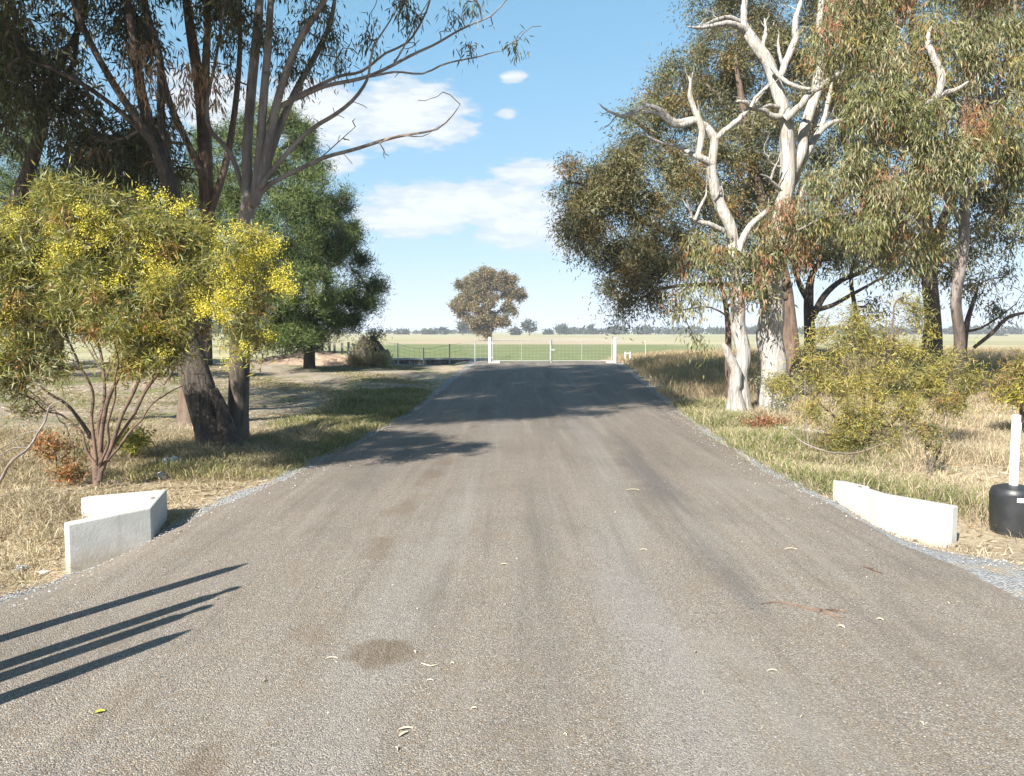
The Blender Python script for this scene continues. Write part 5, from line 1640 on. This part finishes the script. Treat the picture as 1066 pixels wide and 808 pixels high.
bare_branch('bare grey branch arching up at the picture edge under the wattle', [([(-14, 520), (0, 500), (10, 481), (30, 464), (47, 439), (51, 421), (62, 416)], [.018, .016, .014, .012, .01, .008, .004]),
            ([(28, 466), (14, 466), (0, 474), (-20, 484)], [.008, .007, .006, .004]), ([(40, 448), (24, 452), (10, 462), (-6, 470)], [.006, .005, .004, .003]), ([(51, 424), (36, 410), (26, 402)], [.008, .006, .003])], 8.0)
bare_branch('bare grey branch lying low in the grass below the olive-yellow wattle', [([(818, 446), (838, 462), (862, 470), (885, 471), (902, 466), (918, 458)], [.006, .009, .011, .011, .008, .004]),
            ([(842, 466), (839, 440), (838, 415), (836, 395)], [.007, .007, .005, .003]), ([(884, 471), (890, 486), (894, 500)], [.008, .01, .012]), ([(900, 467), (906, 480), (902, 502)], [.006, .007, .009])], 9.9)
stick('fallen_log', [(812, 449), (840, 452), (870, 456)], [.03, .035, .025], M_dead, 'pale log lying in grass behind the dead red weeds', 'log', .06)

# litter and stones on the verge
M_plastic = plain_mat('white_plastic', (.75, .77, .78), .35, 0, .08, 8)
def crumple(name, px, py, r, lab, cat, mat, flat=.45, amp=.35):
    c = gp(px, py)
    me = bpy.data.meshes.new(name)
    V, Fs, nu, nv = [], [], 14, 9
    ph = rng.uniform(0, 6, 6)
    for i_ in range(nv):
        th = math.pi * i_ / (nv - 1)
        for j_ in range(nu):
            p_ = 2 * math.pi * j_ / nu
            q = r * (1 + amp * math.sin(3 * p_ + ph[0] + 2 * th) * math.sin(th * 2 + ph[1]) + amp * .5 * math.sin(5 * p_ + ph[2]))
            V.append((q * math.sin(th) * math.cos(p_), q * math.sin(th) * math.sin(p_) * .8, q * flat * math.cos(th) + r * flat * .7))
    for i_ in range(nv - 1):
        for j_ in range(nu):
            Fs.append((i_ * nu + j_, (i_ + 1) * nu + j_, (i_ + 1) * nu + (j_ + 1) % nu, i_ * nu + (j_ + 1) % nu))
    me.from_pydata(V, [], Fs)
    me.materials.append(mat)
    me.shade_flat()
    o = link(bpy.data.objects.new(name, me))
    o.location = c
    return tag(o, lab, cat)


crumple('plastic_litter', 178, 486, .12, 'crumpled white plastic litter in dry grass near the split trunk', 'litter', M_plastic, .5, .5)
crumple('stone', 164, 500, .06, 'small pale stone in dry grass behind the headwall', 'stone', M_conc, .8, .15)
crumple('can', 12, 598, .05, 'crushed silvery can lying on straw at the picture edge', 'litter', M_galv, .5, .3)
crumple('paper_scrap', 36, 600, .05, 'flat white scrap of paper on straw near the crushed can', 'litter', M_plastic, .15, .3)

# dead leaf and stick litter on the ground of both verges
def litter(name, label, regions, n):
    pts = []
    for (x0, x1, y0, y1) in regions:
        x = rng.uniform(x0, x1, n); y = rng.uniform(y0, y1, n)
        k = (x < Lfr(y) - .02) | (x > Rfr(y) + .02)
        pts.append(np.stack([x[k], y[k], H(x[k], y[k]) + .012], 1))
    pts = np.vstack(pts)
    N = len(pts)
    ax = rng.normal(size=(N, 3)); ax[:, 2] *= .12
    V, Q = leaf_quads(pts, ax, rng.uniform(.05, .16, N), rng.uniform(.008, .022, N))
    return tag(mesh_np(name, V, Q, M_grass, None, palette(N, [(.3, .2, .12), (.42, .33, .22), (.18, .12, .08), (.5, .44, .34)])), label, 'leaf litter', kind='stuff')


litter('leaf_litter', 'brown leaf and bark litter on the ground under the trees', [(-9, -2.6, 4.8, 13), (3.2, 14, 6, 18), (-12, -2.2, 12, 24)], 9000)

# loose stones thrown to the edges of the seal
def stones(name, label, n):
    y = 3.2 + 26 * rng.uniform(0, 1, n) ** 1.6
    side = rng.uniform(size=n) < .5
    d = np.abs(rng.normal(size=n)) * .14
    x = np.where(side, Lfr(y) + .12 - d * np.where(rng.uniform(size=n) < .6, 1, -1.6), Rfr(y) - .12 + d * np.where(rng.uniform(size=n) < .6, 1, -1.6))
    k = rng.uniform(size=n) < .12
    x = np.where(k, Ledge(y) + (Redge(y) - Ledge(y)) * rng.uniform(size=n), x)
    c = np.stack([x, y, H(x, y) + .014], 1)
    r = rng.uniform(.005, .014, n) * np.where(k, .6, 1)
    D = np.array([(1, 0, 0), (-.9, .2, .1), (.1, 1, 0), (0, -.95, .15), (.1, .1, .8), (0, 0, -.7)])
    V = c[:, None] + (D[None] * rng.uniform(.65, 1.2, (n, 6, 1))) * r[:, None, None]
    Fq = np.array([(0, 2, 4, 4), (2, 1, 4, 4), (1, 3, 4, 4), (3, 0, 4, 4), (2, 0, 5, 5), (1, 2, 5, 5), (3, 1, 5, 5), (0, 3, 5, 5)])[:, :3]
    Q = (np.arange(n)[:, None, None] * 6 + Fq[None]).reshape(-1, 3)
    colr = palette(n, [(.30, .30, .30), (.22, .21, .20), (.38, .36, .33), (.27, .22, .17)])
    m_, t_, b_, o_ = mat_new('loose_stone')
    at = nd(t_, 'ShaderNodeAttribute', attribute_name='col')
    lk(t_, at.outputs[0], b_.inputs['Base Color'])
    b_.inputs['Roughness'].default_value = .9
    return tag(mesh_np(name, V.reshape(-1, 3), Q, m_, None, np.repeat(colr, 8, 0), flat=True), label, 'gravel', kind='stuff')


stones('loose_gravel', 'loose grey stones scattered along both edges of the driveway', 5200)

# ------------------------------------------------------------------ the air
hz = bpy.data.materials.new('air')
hz.use_nodes = True
t = hz.node_tree
t.nodes.clear()
out = nd(t, 'ShaderNodeOutputMaterial')
pv = nd(t, 'ShaderNodeVolumePrincipled')
pv.inputs['Color'].default_value = (.80, .88, 1.0, 1)
pv.inputs['Density'].default_value = .0006
lk(t, pv.outputs[0], out.inputs['Volume'])
mb = MB()
mb.box((-9000, -9000, -5), (9000, 9000, 75))
tag(mb.build('haze', hz), kind='stuff')
